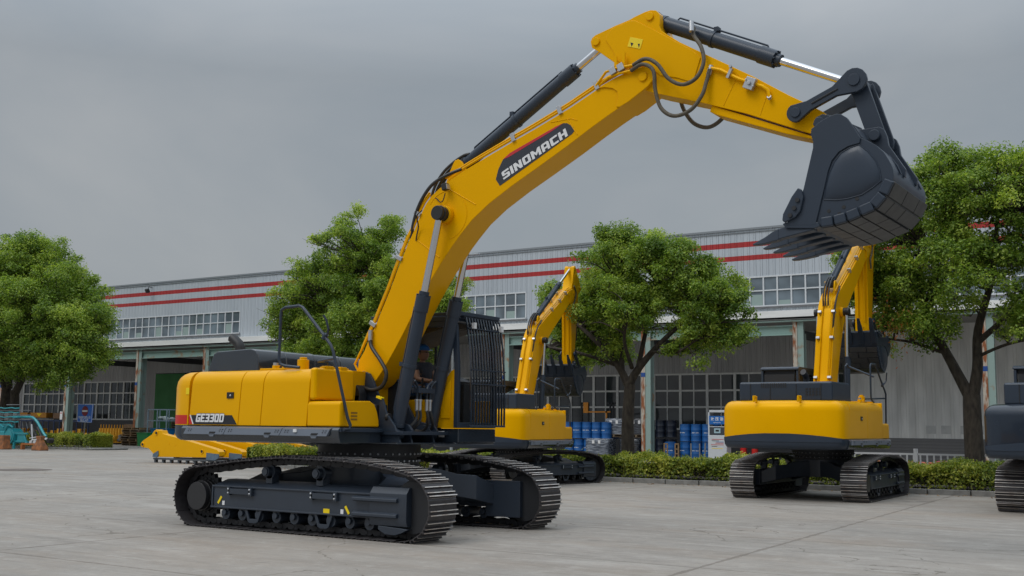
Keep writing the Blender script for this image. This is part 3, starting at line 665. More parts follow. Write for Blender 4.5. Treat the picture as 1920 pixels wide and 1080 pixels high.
    # ---------------- boom
    if bs:
        TB = Matrix.Translation((0, 0, bdz)) @ Matrix.Diagonal((*bs, 1))
        def S(o): o.matrix_basis = TB @ o.matrix_basis; return o
    else:
        S = S0
    MBm = lambda o: S(o)
    al, be, ga = pose
    fB = lambda p: rot2(p, P_FOOT, al)
    tip = fB(P_TIP)
    fS = lambda p: rot2(fB(p), tip, be)
    bk = fS(P_BKT)
    fK = lambda p: rot2(fS(p), bk, ga)
    m = MB(); W = .24
    side = [fB(p) for p in BOOM]; m.prism(side, -W, W); boom = MBm(m.build('boom', paint, root, bevel=.006, sharp=30))
    tp = [fB(p) for p in TIPP]
    for s in (-1, 1):
        m = MB(); m.prism(tp, s*W if s > 0 else -W-.022, s*W+.022 if s > 0 else -W); m.build('tip_plate', paint, boom, bevel=.006)
    m = MB(); m.cyl((tip[0], -W-.045, tip[1]), (tip[0], W+.045, tip[1]), .062, 24); m.build('pivot_pin', paint, boom, bevel=.006)
    m = MB()
    for s in (-1, 1): m.prism([fB(p) for p in ((1.42, 4.9), (1.452, 5.066), (1.50, 5.20), (1.569, 5.33), (1.60, 5.38), (1.66, 5.39), (1.72, 5.35), (1.80, 5.22), (1.90, 5.15))], s*.13-.02, s*.13+.02)
    m.build('cylinder_bracket', paint, boom, bevel=.006)
    ct = fB(P_CT)
    for s in (-1, 1):
        m = MB(); m.cyl((ct[0], s*W, ct[1]), (ct[0], s*(W+.09), ct[1]), .13, 28); m.build('pin_boss', paint, boom, bevel=.01)
    if detail:
        m = MB(); m.prism([fB(p) for p in LOGO], -W-.004, -W); m.build('logo_plate', logog, boom)
        m = MB(); m.prism([fB(p) for p in LOGOR], -W-.006, -W-.003); m.build('logo_stripe', redlogo, boom)
        # lettering runs from (2.50,4.97) to (3.55,5.50)
        dx, dz = 1.045, .498; L_ = math.hypot(dx, dz); tot = 5+1.8+5.4+5.2+6.4+5.2+5+5.2+7*.8; k = L_/tot
        ex = (dx/L_*k, dz/L_*k); upv = (-.36, .93); kk = .118/7; ez = (upv[0]*kk, upv[1]*kk)
        block_text('SINOMACH', 'brand_lettering', whitep, boom, (2.532, 4.965), ex, ez, -W-.010, gap=.8)
        # weld seam beads
        for a, b in (((1.02, 4.22), (1.42, 3.94)), ((1.50, 4.98), (2.05, 4.66)), ((3.55, 5.72), (3.72, 5.46))):
            m = MB(); m.tube([(a[0], -W-.001, a[1]), (b[0], -W-.001, b[1])], .008, 6); m.build('weld_bead', paint, boom)
        # flange plate lines
        m = MB(); m.tube([(3.30, -W-.001, 5.69), (3.62, -W-.001, 5.70), (3.72, -W-.001, 5.66)], .006, 6); m.build('weld_bead', paint, boom)
        m = MB(); m.tube([(1.54+.36*math.cos(a), -W-.001, 4.55+.36*math.sin(a)) for a in [R(q) for q in range(-80, 150, 12)]], .005, 6); m.build('weld_bead', paint, boom)
        # work light on the boom side
        m = MB(); m.bx((1.57, -W-.09, 4.95), (.09, .09, .10), Matrix.Rotation(-.2, 3, 'Y')); wl = m.build('boom_light', black, boom, bevel=.01)
        m = MB(); m.bx((1.62, -W-.09, 4.95), (.012, .075, .075), Matrix.Rotation(-.2, 3, 'Y')); m.build('lens', zinc, wl)
        m = MB(); m.tube([(1.54, -W-.05, 4.87), (1.50, -W-.05, 4.76), (1.44, -W-.04, 4.75), (1.38, -W-.02, 4.80), (1.34, -W-.02, 4.82)], .008, 6, smooth=4); m.build('lamp_cable', black, boom)
        m = MB(); m.tube([(1.28, -.50, 4.60), (1.13, -.42, 4.55), (1.06, -W-.05, 4.42), (1.02, -W-.03, 4.30), (.99, -W-.01, 4.22)], .010, 6, smooth=5); m.build('grease_line', black, boom)
    # pipes along the back of the boom
    def offs(seq, d):
        out = []
        for i, p in enumerate(seq):
            a = seq[max(i-1, 0)]; b = seq[min(i+1, len(seq)-1)]; t = math.hypot(b[0]-a[0], b[1]-a[1]) or 1
            out.append((p[0] - (b[1]-a[1])/t*d, p[1] + (b[0]-a[0])/t*d))
        return out
    back = [fB(p) for p in BOOM[3:29]]
    for (yy, dd, i0, i1) in (((-.235, .038, 0, 12), (-.20, .088, 1, 12), (-.235, .038, 16, 25), (-.20, .088, 15, 25), (.12, .040, 0, 12), (.19, .04, 15, 25))):
        q = offs(back, dd)[i0:i1+1]
        P3 = [(p[0], yy, p[1]) for p in q]
        if not detail: P3 = [(p[0], yy*.8, p[1]) for p in q]
        if i0 == 16: P3 += [(fB((4.30, 6.20))[0], yy, fB((4.30, 6.20))[1]), (fB((4.50, 6.27))[0], yy-.05, fB((4.50, 6.27))[1])]
        if i0 == 0: P3 = [(fB((-.02, 2.25))[0], yy, fB((-.02, 2.25))[1]), (fB((-.14, 2.42))[0], yy, fB((-.14, 2.42))[1])] + P3[2:]
        m = MB(); m.tube(P3, .019, 8); m.build('steel_pipe', paint, boom)
    for i in (3, 7, 10, 18, 20, 22):
        q = offs(back, .05)[i]; a = back[max(i-1, 0)]; b = back[min(i+1, len(back)-1)]; an = math.atan2(b[1]-a[1], b[0]-a[0])
        for yy in (-.22, .155):
            m = MB(); m.bx((q[0], yy, q[1]), (.06, .10, .125), Matrix.Rotation(-an, 3, 'Y')); m.build('pipe_clamp', zinc, boom, bevel=.004)
    h = MB(); h.tube([(fB(p)[0], y, fB(p)[1]) for p, y in (((.86, 4.17), -.20), ((.92, 4.45), -.24), ((1.04, 4.74), -.26), ((1.25, 5.0), -.27), ((1.5, 5.13), -.26), ((1.76, 5.22), -.20))], .026, 8, smooth=6); h.build('hydraulic_hose', hosem, boom)
    for y in (-.06, .02, .08):
        h = MB(); h.tube([(fB(p)[0], y, fB(p)[1]) for p in ((1.10, 4.78), (1.16, 5.02), (1.32, 5.24), (1.52, 5.38), (1.70, 5.46), (1.80, 5.47))], .022, 8, smooth=6); h.build('hydraulic_hose', hosem, boom)
    if detail:
        h = MB(); h.tube([(.19, -.28, 2.78), (.24, -.30, 2.66), (.46, -.34, 2.44), (.58, -.36, 2.26), (.52, -.37, 2.08), (.32, -.37, 2.02), (.02, -.34, 2.10), (-.22, -.30, 2.14), (-.45, -.28, 2.07)], .030, 10, smooth=7); h.build('hydraulic_hose', hosem, boom)
        h = MB(); h.tube([(.19, -.28, 2.92), (.19, -.28, 2.76)], .034, 10); h.build('hose_fitting', zinc, boom)
        h = MB(); h.tube([(.55, .1, 3.9), (.46, .1, 3.86), (.40, .1, 3.72), (.42, .1, 3.55)], .028, 8, smooth=5); h.build('hydraulic_hose', hosem, boom)
    # ---------------- boom cylinders
    def cylinder(name, a, b, y, f, rb, rr, parent=root, clampat=None):
        A = Vector((a[0], y, a[1])); B = Vector((b[0], y, b[1])); G = A.lerp(B, f); d = (B-A).normalized()
        m = MB(); m.cyl(A + d*.10, G, rb, 28); m.cyl(G - d*.20, G + d*.03, rb*1.13, 28); m.cyl(G + d*.03, G + d*.10, rb*.8, 24); m.cyl(A + Vector((0, -.07, 0)), A + Vector((0, .07, 0)), rb*1.15, 24)
        m.cyl(A + d*.10, A + d*.15, rb*1.08, 24)
        for k in range(8):
            n_ = d.orthogonal().normalized(); n_.rotate(Matrix.Rotation(k*math.pi/4, 3, d)); m.cyl(G + d*.02 + n_*rb*1.0, G + d*.05 + n_*rb*1.0, .014, 6)
        n_ = Vector((0, 1, 0)).cross(d).normalized()
        if n_.x*0 + n_.z < 0: n_ = -n_
        m.tube([A + d*.30 + n_*rb, A + d*.32 + n_*(rb+.032), G - d*.15 + n_*(rb+.032), G - d*.12 + n_*rb], .013, 8)
        M_ = A.lerp(G, .5); m.cyl(M_ - d*.025, M_ + d*.025, rb*1.12, 24); m.bx(M_ + n_*(rb+.03), (.06, .10, .06))
        o = S(m.build(name, navy, parent, bevel=.004))
        m = MB(); m.cyl(G, B, rr, 20); m.build('piston_rod', chrome, o)
        m = MB(); m.cyl(B + Vector((0, -.08, 0)), B + Vector((0, .08, 0)), rr*1.7, 24); m.build('rod_eye', navy if name != 'boom_cylinder' else black, o, bevel=.005)
        return o
    for s in (-1, 1):
        a = P_CB; o = cylinder('boom_cylinder', a, ct, s*.40, .615 if al == 0 else .62, .094, .052)
        m = MB(); m.cyl((ct[0], s*.31, ct[1]), (ct[0], s*.49, ct[1]), .105, 28); m.cyl((ct[0], s*.41, ct[1]), (ct[0], s*.43, ct[1]), .115, 28); m.build('pin_cap', black, o, bevel=.008)
    cylinder('stick_cylinder', fB(P_SC0), fS(P_SC1), 0, .80 if be == 0 else .66, .094, .052)
    # ---------------- stick
    m = MB(); m.prism([fS(p) for p in STICK], -.2, .2); stick = S(m.build('stick', paint, root, bevel=.006, sharp=30))
    for s in (-1, 1):
        m = MB(); m.prism([fS(p) for p in STPL], s*.2 if s > 0 else -.214, .214 if s > 0 else -.2); m.build('side_plate', paint, stick, bevel=.005)
    for p in (P_SC1, P_BC0):
        q = fS(p); m = MB(); m.cyl((q[0], -.225, q[1]), (q[0], .225, q[1]), .055, 22); m.build('pin', paint, stick, bevel=.005)
    q0 = fS((4.19, 6.13)); 
    lw = fS((5.0, 5.98)); 
    if detail:
        hz_ = lambda p: (fS(p)[0], fS(p)[1])
        m = MB(); m.bx((4.59, -.217, 6.60), (.20, .006, .13), Matrix.Rotation(.35, 3, 'Y')); ws = m.build('warning_sticker', stick_y, stick)
        m = MB(); m.prism([(4.52, 6.62), (4.565, 6.60), (4.535, 6.56)], -.2225, -.2195); m.prism([(4.63, 6.58), (4.66, 6.575), (4.645, 6.52)], -.2225, -.2195); m.build('sticker_mark', blackp, ws)
        def HP(pts): return [(fS(p)[0], y, fS(p)[1]) for p, y in pts]
        # two looping hoses at the joint
        m = MB(); m.tube(HP((((4.60, 6.27), -.30), ((4.80, 6.31), -.34), ((4.98, 6.20), -.36), ((5.14, 5.98), -.36), ((5.34, 5.87), -.36), ((5.52, 5.94), -.34), ((5.60, 6.14), -.30), ((5.55, 6.36), -.26), ((5.42, 6.56), -.20), ((5.40, 6.68), -.14))), .026, 10, smooth=7); m.build('hydraulic_hose', hose2, stick)
        m = MB(); m.tube(HP((((4.57, 6.20), -.30), ((4.76, 6.24), -.35), ((4.93, 6.12), -.38), ((4.96, 5.85), -.38), ((5.04, 5.60), -.38), ((5.22, 5.47), -.38), ((5.44, 5.52), -.36), ((5.58, 5.70), -.32), ((5.62, 5.88), -.27), ((5.66, 6.05), -.24))), .026, 10, smooth=7); m.build('hydraulic_hose', hose2, stick)
        m = MB(); m.tube(HP((((4.98, 6.15), .26), ((5.02, 5.85), .28), ((5.10, 5.66), .29), ((5.22, 5.52), .29), ((5.40, 5.45), .28), ((5.56, 5.50), .27), ((5.68, 5.62), .25), ((5.74, 5.85), .23))), .028, 8, smooth=5); m.build('hydraulic_hose', hose2, stick)
        for a, b in (((5.64, 5.98), (5.67, 6.10)), ((5.41, 6.60), (5.40, 6.74))):
            m = MB(); m.tube(HP(((a, -.24), (b, -.22))), .034, 10); m.build('hose_fitting', zinc, stick)
        m = MB(); m.tube(HP((((5.64, 6.08), -.235), ((5.80, 6.02), -.235), ((6.05, 5.86), -.235), ((6.35, 5.72), -.235), ((6.42, 5.66), -.24), ((6.44, 5.56), -.245))), .022, 8); m.build('steel_pipe', paint, stick)
        m = MB(); m.bx((6.20, -.26, 5.77), (.13, .07, .15), Matrix.Rotation(.45, 3, 'Y')); m.cyl((6.20, -.32, 5.77), (6.20, -.25, 5.77), .025, 12); m.cyl((6.16, -.31, 5.82), (6.16, -.25, 5.82), .012, 8); m.cyl((6.25, -.31, 5.72), (6.25, -.25, 5.72), .012, 8); m.build('valve_block', zinc, stick, bevel=.006)
        m = MB(); m.bx((5.93, -.25, 5.95), (.035, .05, .13), Matrix.Rotation(.45, 3, 'Y')); m.cyl((5.95, -.25, 6.03), (5.95, -.29, 6.03), .018, 8); m.build('pipe_clamp', zinc, stick)
        m = MB(); m.cyl((6.44, -.26, 5.57), (6.44, -.23, 5.55), .028, 10); m.build('pipe_cap', zinc, stick)
        for xz in ((4.30, 6.30), (4.42, 6.33)):
            m = MB(); m.bx((xz[0], -.30, xz[1]-.06), (.09, .06, .10), Matrix.Rotation(-.4, 3, 'Y')); m.build('pipe_clamp', zinc, boom, bevel=.005)
            m = MB(); m.box(xz[0]+.01, xz[0]+.05, -.29, -.27, xz[1]-.05, xz[1]+.14); m.build('clamp_bracket', paint, boom)
        m = MB(); m.tube([(4.02, -.26, 6.09), (4.18, -.28, 6.25), (4.34, -.30, 6.27), (4.60, -.30, 6.27)], .018, 8); m.build('steel_pipe', paint, boom)
        m = MB(); m.tube([(4.02, -.24, 6.07), (4.22, -.28, 6.17), (4.40, -.30, 6.19), (4.57, -.30, 6.20)], .018, 8); m.build('steel_pipe', paint, boom)
        # lower wear strip and seam
        m = MB(); m.prism([(5.65, 5.60), (6.95, 5.02), (7.02, 4.995), (6.94, 4.985), (6.60, 5.10), (5.70, 5.47), (5.62, 5.52)], -.17, .17); m.build('wear_strip', paint, stick, bevel=.01)
        for a, b in (((5.82, 5.56), (6.02, 5.93)), ((6.30, 5.37), (6.42, 5.68))):
            m = MB(); m.tube([(a[0], -.2, a[1]), (b[0], -.2, b[1])], .006, 6); m.build('weld_bead', paint, stick)
    else:
        m = MB(); m.tube([(fS(p)[0], -.28, fS(p)[1]) for p in ((4.5, 6.2), (4.8, 6.3), (5.0, 6.1), (5.1, 5.9), (5.35, 5.85))], .028, 8, smooth=5); m.build('hydraulic_hose', hose2, stick)
        for yy in (-.1, .1):
            m = MB(); m.tube([(fS(p)[0], yy, fS(p)[1]) for p in ((5.0, 5.78), (5.6, 5.58), (6.2, 5.34), (6.7, 5.10))], .02, 8); m.build('steel_pipe', paint, stick)
    # ---------------- linkage
    arm = fS(P_ARM); k2 = fK(P_BK2)
    r1 = math.dist(P_ARM, P_LINK); r2 = math.dist(P_LINK, P_BK2)
    lp = circ(arm, r1, k2, r2, 1)
    cylinder('bucket_cylinder', fS(P_BC0), lp, 0, .60 if ga == 0 else .62, .10, .05)
    def lens_link(a, b, ra, rb_, w=.06):
        d = Vector((b[0]-a[0], b[1]-a[1])); L = d.length; d /= L; n = Vector((-d.y, d.x)); pts = []
        for k in range(9):
            t = R(100 + 160*k/8); pts.append((a[0] + ra*(math.cos(t)*d.x + math.sin(t)*n.x), a[1] + ra*(math.cos(t)*d.y + math.sin(t)*n.y)))
        pts.append((a[0]+d.x*ra*1.5-n.x*w, a[1]+d.y*ra*1.5-n.y*w)); pts.append((b[0]-d.x*rb_*1.7-n.x*w, b[1]-d.y*rb_*1.7-n.y*w))
        for k in range(9):
            t = R(-100 + 200*k/8); pts.append((b[0] + rb_*(math.cos(t)*d.x + math.sin(t)*n.x), b[1] + rb_*(math.cos(t)*d.y + math.sin(t)*n.y)))
        pts.append((b[0]-d.x*rb_*1.7+n.x*w, b[1]-d.y*rb_*1.7+n.y*w)); pts.append((a[0]+d.x*ra*1.5+n.x*w, a[1]+d.y*ra*1.5+n.y*w)); return pts
    for s in (-1, 1):
        m = MB(); pp = lens_link(arm, lp, .115, .15, .065); y0, y1 = sorted((s*.26, s*.32)); m.prism(pp, y0, y1); lk_ = S(m.build('tipping_link', navy, root, bevel=.008))
        m = MB(); m.cyl((arm[0], s*.24, arm[1]), (arm[0], s*.34, arm[1]), .06, 24); m.cyl((lp[0], s*.24, lp[1]), (lp[0], s*.34, lp[1]), .07, 24); split_build(m, 'pin', navy, lk_, bevel=.004)
        a3 = (arm[0]*.72+lp[0]*.28, arm[1]*.72+lp[1]*.28); b3 = (arm[0]*.27+lp[0]*.73, arm[1]*.27+lp[1]*.73)
        m = MB(); m.tube([(a3[0], s*.318, a3[1]), (b3[0], s*.318, b3[1])], .014, 6); m.build('link_groove', black, lk_)
    m = MB(); d = Vector((k2[0]-lp[0], k2[1]-lp[1])).normalized(); n = Vector((-d.y, d.x))
    for s in (-1, 1):
        y0, y1 = sorted((s*.15, s*.22))
        m.prism([(lp[0]-n.x*.10-d.x*.02, lp[1]-n.y*.10-d.y*.02), (lp[0]+n.x*.11-d.x*.04, lp[1]+n.y*.11-d.y*.04), (k2[0]+n.x*.10, k2[1]+n.y*.10), (k2[0]+n.x*.06+d.x*.09, k2[1]+n.y*.06+d.y*.09), (k2[0]-n.x*.06+d.x*.09, k2[1]-n.y*.06+d.y*.09), (k2[0]-n.x*.10, k2[1]-n.y*.10)], y0, y1)
    m.cyl((lp[0], -.22, lp[1]), (lp[0], .22, lp[1]), .085, 20)
    S(m.build('bucket_link', navy, root, bevel=.008))
    # ---------------- bucket
    m = MB(); HW = .75; out = [fK(p) for p in SHELL]
    inn = []
    for i, p in enumerate(SHELL):
        a = SHELL[max(i-1, 0)]; b = SHELL[min(i+1, len(SHELL)-1)]; t = math.hypot(b[0]-a[0], b[1]-a[1]); inn.append(fK((p[0] + (b[1]-a[1])/t*.03, p[1] - (b[0]-a[0])/t*.03)))
    n = len(out)
    vs = [(p[0], y, p[1]) for y in (-HW+.02, HW-.02) for p in out + inn]
    fs = []
    for i in range(n-1):
        fs += [(i, i+1, 2*n+i+1, 2*n+i), (n+i, 2*n+n+i, 2*n+n+i+1, n+i+1), (i, n+i, n+i+1, i+1), (2*n+i, 2*n+i+1, 3*n+i+1, 3*n+i)]
    fs += [(0, 2*n, 3*n, n), (n-1, 2*n-1, 4*n-1, 3*n-1)]
    m.add(vs, fs); bucket = S(m.build('bucket', navy, root, sharp=30))
    for s in (-1, 1):
        y0, y1 = sorted((s*(HW-.03), s*HW))
        m = MB(); m.prism([fK(p) for p in BSIDE], y0, y1); sp = m.build('side_wall', navy, bucket, bevel=.005)
        y0, y1 = sorted((s*HW, s*(HW+.022)))
        m = MB(); m.prism([fK(p) for p in UPPLATE], y0, y1); m.build('wear_plate', navy, bucket, bevel=.007)
        # domed cheek
        m = MB(); cx = sum(p[0] for p in DOME)/len(DOME); cz = sum(p[1] for p in DOME)/len(DOME); rings = []
        for k_, (sc, dy) in enumerate(((1.0, 0), (.92, .016), (.75, .028), (.5, .035), (.2, .037))):
            rings.append([(fK((cx+(p[0]-cx)*sc, cz+(p[1]-cz)*sc))[0], s*(HW+dy), fK((cx+(p[0]-cx)*sc, cz+(p[1]-cz)*sc))[1]) for p in DOME])
        m.loft(rings); m.build('cheek', navy, bucket, sharp=70)
        m = MB(); pts = [fK(p) for p in DOME]; m.tube([(p[0], s*(HW+.003), p[1]) for p in pts + pts[:1]], .008, 6); m.build('weld_bead', navy, bucket)
        m = MB(); y0, y1 = sorted((s*(HW+.022), s*(HW+.06))); m.prism([fK(p) for p in CUTTER], y0, y1); cu = m.build('side_cutter', navy, bucket, bevel=.012)
        m = MB()
        for p in ((6.96, 4.12), (6.92, 4.03), (6.87, 3.95)): q = fK(p); m.cyl((q[0], s*(HW+.055), q[1]), (q[0], s*(HW+.082), q[1]), .026, 10)
        split_build(m, 'bolt', dark, cu)
        if detail and s < 0:
            m = MB()
            for p in ((7.30, 3.97), (7.47, 4.0), (7.62, 4.08), (7.42, 3.925)): q = fK(p); m.cyl((q[0], -HW-.004, q[1]), (q[0], -HW+.02, q[1]), .022, 12)
            split_build(m, 'drain_hole', black, bucket)
    # corner wear shrouds along the bottom edge and plates under the floor
    segp = [(7.205, 3.812), (7.36, 3.822), (7.51, 3.850), (7.66, 3.90), (7.815, 3.955), (7.935, 4.08), (8.02, 4.245)]
    for i in range(len(segp)-1):
        a = fK(segp[i]); b = fK(segp[i+1]); dx, dz = b[0]-a[0], b[1]-a[1]; L = math.hypot(dx, dz); an = math.atan2(dz, dx); c_ = ((a[0]+b[0])/2, (a[1]+b[1])/2)
        nx, nz = dz/L, -dx/L
        Rm = Matrix.Rotation(-an, 3, 'Y')
        for s in (-1, 1):
            m = MB(); m.bx((c_[0]-nx*.032, s*(HW+.012), c_[1]-nz*.032), (L*.90, .05, .115), Rm); m.build('heel_shroud', navy, bucket, bevel=.018, seg=3)
        if i < 5 or True:
            off = .25 if i % 2 else 0.0; ys = [-HW+.0, -.45+off*.8, .05+off*.5, HW] if i % 2 == 0 else [-HW, -.20, .35, HW]
            for y0, y1 in zip(ys, ys[1:]):
                m = MB(); m.bx((c_[0]+nx*.018, (y0+y1)/2, c_[1]+nz*.018), (L*.93, (y1-y0)-.022, .034), Rm); m.build('floor_wear_plate', mat('scuffed_wear_plate', (.05, .05, .05), .45, var=.25, vscale=5) , bucket, bevel=.006)
    # lip and teeth
    m = MB(); lipp = [fK(p) for p in ((6.76, 3.868), (6.80, 3.885), (7.18, 3.852), (7.20, 3.80), (7.12, 3.785), (6.80, 3.815))]; m.prism(lipp, -HW-.02, HW+.02); m.build('cutting_edge', navy, bucket, bevel=.008)
    for k_ in range(5):
        y = -.68 + k_*.34
        ad = MB(); rg = []
        for (x, z, w, h) in ((7.12, 3.805, .075, .075), (6.95, 3.80, .072, .12), (6.83, 3.79, .068, .14), (6.72, 3.765, .062, .13), (6.68, 3.752, .058, .12)):
            p = [(x, z-h/2), (x, z+h/2)]; a = fK(p[0]); b = fK(p[1]); rg.append([(a[0], y-w, a[1]), (a[0], y+w, a[1]), (b[0], y+w*.8, b[1]), (b[0], y-w*.8, b[1])])
        ad.loft(rg); to = ad.build('tooth', navy, bucket, bevel=.014)
        ad = MB(); rg = []
        for (x, z, w, h) in ((6.70, 3.757, .066, .135), (6.62, 3.735, .060, .115), (6.54, 3.705, .050, .082), (6.45, 3.68, .046, .05), (6.375, 3.663, .042, .018)):
            p = [(x, z-h/2), (x, z+h/2)]; a = fK(p[0]); b = fK(p[1]); rg.append([(a[0], y-w, a[1]), (a[0], y+w, a[1]), (b[0], y+w*.8, b[1]), (b[0], y-w*.8, b[1])])
        ad.loft(rg); ad.build('tooth_tip', navy, to, bevel=.010)
    for s in (-1, 1):
        y0, y1 = sorted((s*.24, s*.30)); m = MB(); m.prism([fK(p) for p in HINGE], y0, y1); q = fK(P_BK2); m.cyl((q[0], s*.20, q[1]), (q[0], s*.36, q[1]), .065, 22); m.build('hinge_ear', navy, bucket, bevel=.008)
        y0, y1 = sorted((s*.21, s*.27)); m = MB(); m.prism([fK(p) for p in ((6.98, 5.14), (7.02, 5.22), (7.10, 5.25), (7.2, 5.22), (7.55, 5.02), (7.68, 4.80), (7.45, 4.9), (7.05, 5.04))], y0, y1); q = fK(P_BKT); m.cyl((q[0], s*.20, q[1]), (q[0], s*.33, q[1]), .065, 22); m.build('pivot_ear', navy, bucket, bevel=.008)
    for yy in (-.45, .45):
        m = MB(); q = [fK(p) for p in ((7.90, 4.60), (7.99, 4.47), (8.035, 4.36))]; m.tube([(p[0]+.005, yy, p[1]+.005) for p in q], .012, 6); m.build('weld_bead', navy, bucket)
    return root

main = excavator('large yellow excavator in front, boom raised across the sky, with a barred cab guard', (0, 0, 0), 0.0)
# ================================================================== ground
def ground_material():
    m = bpy.data.materials.new('yard_concrete'); m.use_nodes = True; nt = m.node_tree; b = nt.nodes['Principled BSDF']
    def N(t, **k):
        n = nt.nodes.new(t)
        for a, v in k.items(): setattr(n, a, v)
        return n
    L = nt.links.new
    t = N('ShaderNodeTexCoord'); s = N('ShaderNodeSeparateXYZ'); L(t.outputs['Object'], s.inputs[0])
    def noise(sc, det=5, rough=.55, st=None, loc=(0, 0, 0)):
        n = N('ShaderNodeTexNoise'); n.inputs['Scale'].default_value = sc; n.inputs['Detail'].default_value = det; n.inputs['Roughness'].default_value = rough
        mp_ = N('ShaderNodeMapping'); mp_.inputs['Location'].default_value = loc
        if st: mp_.inputs['Scale'].default_value = st
        L(t.outputs['Object'], mp_.inputs[0]); L(mp_.outputs[0], n.inputs['Vector'])
        return n.outputs['Fac']
    def math_(op, a, v=None, w=None):
        n = N('ShaderNodeMath', operation=op)
        if hasattr(a, 'links'): L(a, n.inputs[0])
        else: n.inputs[0].default_value = a
        if v is not None:
            if hasattr(v, 'links'): L(v, n.inputs[1])
            else: n.inputs[1].default_value = v
        if w is not None: n.inputs[2].default_value = w
        return n.outputs[0]
    def rng_(x, a, b_, c, d):
        n = N('ShaderNodeMapRange'); L(x, n.inputs[0])
        for i, q in enumerate((a, b_, c, d)): n.inputs[i+1].default_value = q
        return n.outputs[0]
    def mixc(f, a, c):
        n = N('ShaderNodeMixRGB')
        if hasattr(f, 'links'): L(f, n.inputs[0])
        else: n.inputs[0].default_value = f
        for i, q in ((1, a), (2, c)):
            if hasattr(q, 'links'): L(q, n.inputs[i])
            else: n.inputs[i].default_value = (*q, 1)
        return n.outputs[0]
    big = noise(.22, 6, .6); mid_ = noise(1.3, 6, .65); fine = noise(14, 4, .6); sand = noise(70, 2, .6)
    base = mixc(rng_(big, .35, .68, 0, 1), (.255, .230, .202), (.335, .304, .268))
    base = mixc(rng_(mid_, .45, .75, 0, .55), base, (.20, .18, .158))
    # tyre-dragged streaks along the yard, pale dusty patches, rust-brown stains
    st = noise(.8, 6, .7, st=(.35, 2.6, 1)); base = mixc(rng_(st, .48, .66, 0, .62), base, (.165, .147, .126)); s2 = noise(2.2, 5, .7, st=(.22, 3.4, 1), loc=(3, 3, 0)); base = mixc(rng_(s2, .54, .66, 0, .45), base, (.15, .133, .112))
    pl = noise(.55, 6, .7, st=(.5, 1.6, 1), loc=(4, 9, 0)); base = mixc(rng_(pl, .55, .75, 0, .6), base, (.50, .465, .425))
    br = noise(.42, 5, .6, st=(.6, 1.5, 1), loc=(13, 2, 0)); base = mixc(rng_(br, .50, .70, 0, .55), base, (.27, .205, .15)); wd = noise(.16, 4, .6, loc=(31, 7, 0)); base = mixc(rng_(wd, .45, .62, 0, .35), base, (.31, .262, .215))
    base = mixc(rng_(fine, .45, .75, 0, .28), base, (.16, .158, .15)); base = mixc(rng_(sand, .4, .8, 0, .22), base, (.48, .47, .45))
    oil = noise(.9, 3, .5, loc=(51, 17, 0)); base = mixc(rng_(oil, .70, .76, 0, .5), base, (.10, .09, .08))
    wear = noise(3.4, 6, .75, st=(1, 1, 1), loc=(7, 77, 0)); base = mixc(rng_(wear, .52, .70, 0, .4), base, (.46, .43, .39))
    # slab joints
    wob = rng_(noise(.5, 3), 0, 1, -.35, .35); jit = rng_(noise(9, 2), 0, 1, -.02, .02)
    sx = math_('ADD', math_('ADD', s.outputs[0], math_('MULTIPLY', s.outputs[1], .055)), jit); sy = math_('ADD', math_('ADD', s.outputs[1], math_('MULTIPLY', s.outputs[0], .0)), jit)
    def joint(c, off, per):
        a = math_('PINGPONG', math_('ADD', c, -off), per/2); return a
    jx = joint(sx, 5.95, 7.4); jy = joint(sy, -1.6, 3.72)
    jw = rng_(noise(2.2, 3, .6), .3, .75, .008, .06)
    jxl = math_('LESS_THAN', jx, jw); jyl = math_('LESS_THAN', jy, rng_(noise(1.1, 3), .35, .7, .012, .034))
    n = N('ShaderNodeMath', operation='MAXIMUM'); L(jxl, n.inputs[0]); L(jyl, n.inputs[1]); jl = n.outputs[0]
    base = mixc(math_('MULTIPLY', jl, .55), base, (.115, .092, .072))
    # wandering cracks
    v = N('ShaderNodeTexVoronoi'); v.feature = 'DISTANCE_TO_EDGE'; v.inputs['Scale'].default_value = .19
    ds = N('ShaderNodeTexNoise'); ds.inputs['Scale'].default_value = .8; ds.inputs['Detail'].default_value = 6; L(t.outputs['Object'], ds.inputs['Vector'])
    va = N('ShaderNodeVectorMath', operation='SCALE'); va.inputs[3].default_value = 1.5; L(ds.outputs['Color'], va.inputs[0])
    vb = N('ShaderNodeVectorMath', operation='ADD'); L(t.outputs['Object'], vb.inputs[0]); L(va.outputs[0], vb.inputs[1]); L(vb.outputs[0], v.inputs['Vector'])
    ck = math_('LESS_THAN', v.outputs['Distance'], rng_(noise(1.7, 2), .4, .7, .0, .0045))
    base = mixc(math_('MULTIPLY', ck, .6), base, (.11, .09, .07))
    L(base, b.inputs['Base Color'])
    L(rng_(mid_, .3, .7, .62, .85), b.inputs['Roughness']); b.inputs['Specular IOR Level'].default_value = .35
    bp = N('ShaderNodeBump'); bp.inputs['Strength'].default_value = .35; bp.inputs['Distance'].default_value = .012
    hsum = math_('ADD', math_('MULTIPLY', fine, .5), math_('ADD', math_('MULTIPLY', sand, .25), math_('MULTIPLY', jl, -1.2)))
    L(hsum, bp.inputs['Height']); L(bp.outputs[0], b.inputs['Normal'])
    return m
m = MB(); m.add([(-900, -300, 0), (900, -300, 0), (900, 900, 0), (-900, 900, 0)], [(0, 1, 2, 3)])
tag(m.build('ground', ground_material()), kind='structure')
# weathered patch of the old manhole
m = MB(); m.cyl((-21.5, 8.5, .004), (-21.5, 8.5, .008), .95, 28)
tag(m.build('ground_patch', mat('patched_concrete', (.17, .14, .12), .85, var=.4, vscale=4)), kind='structure')

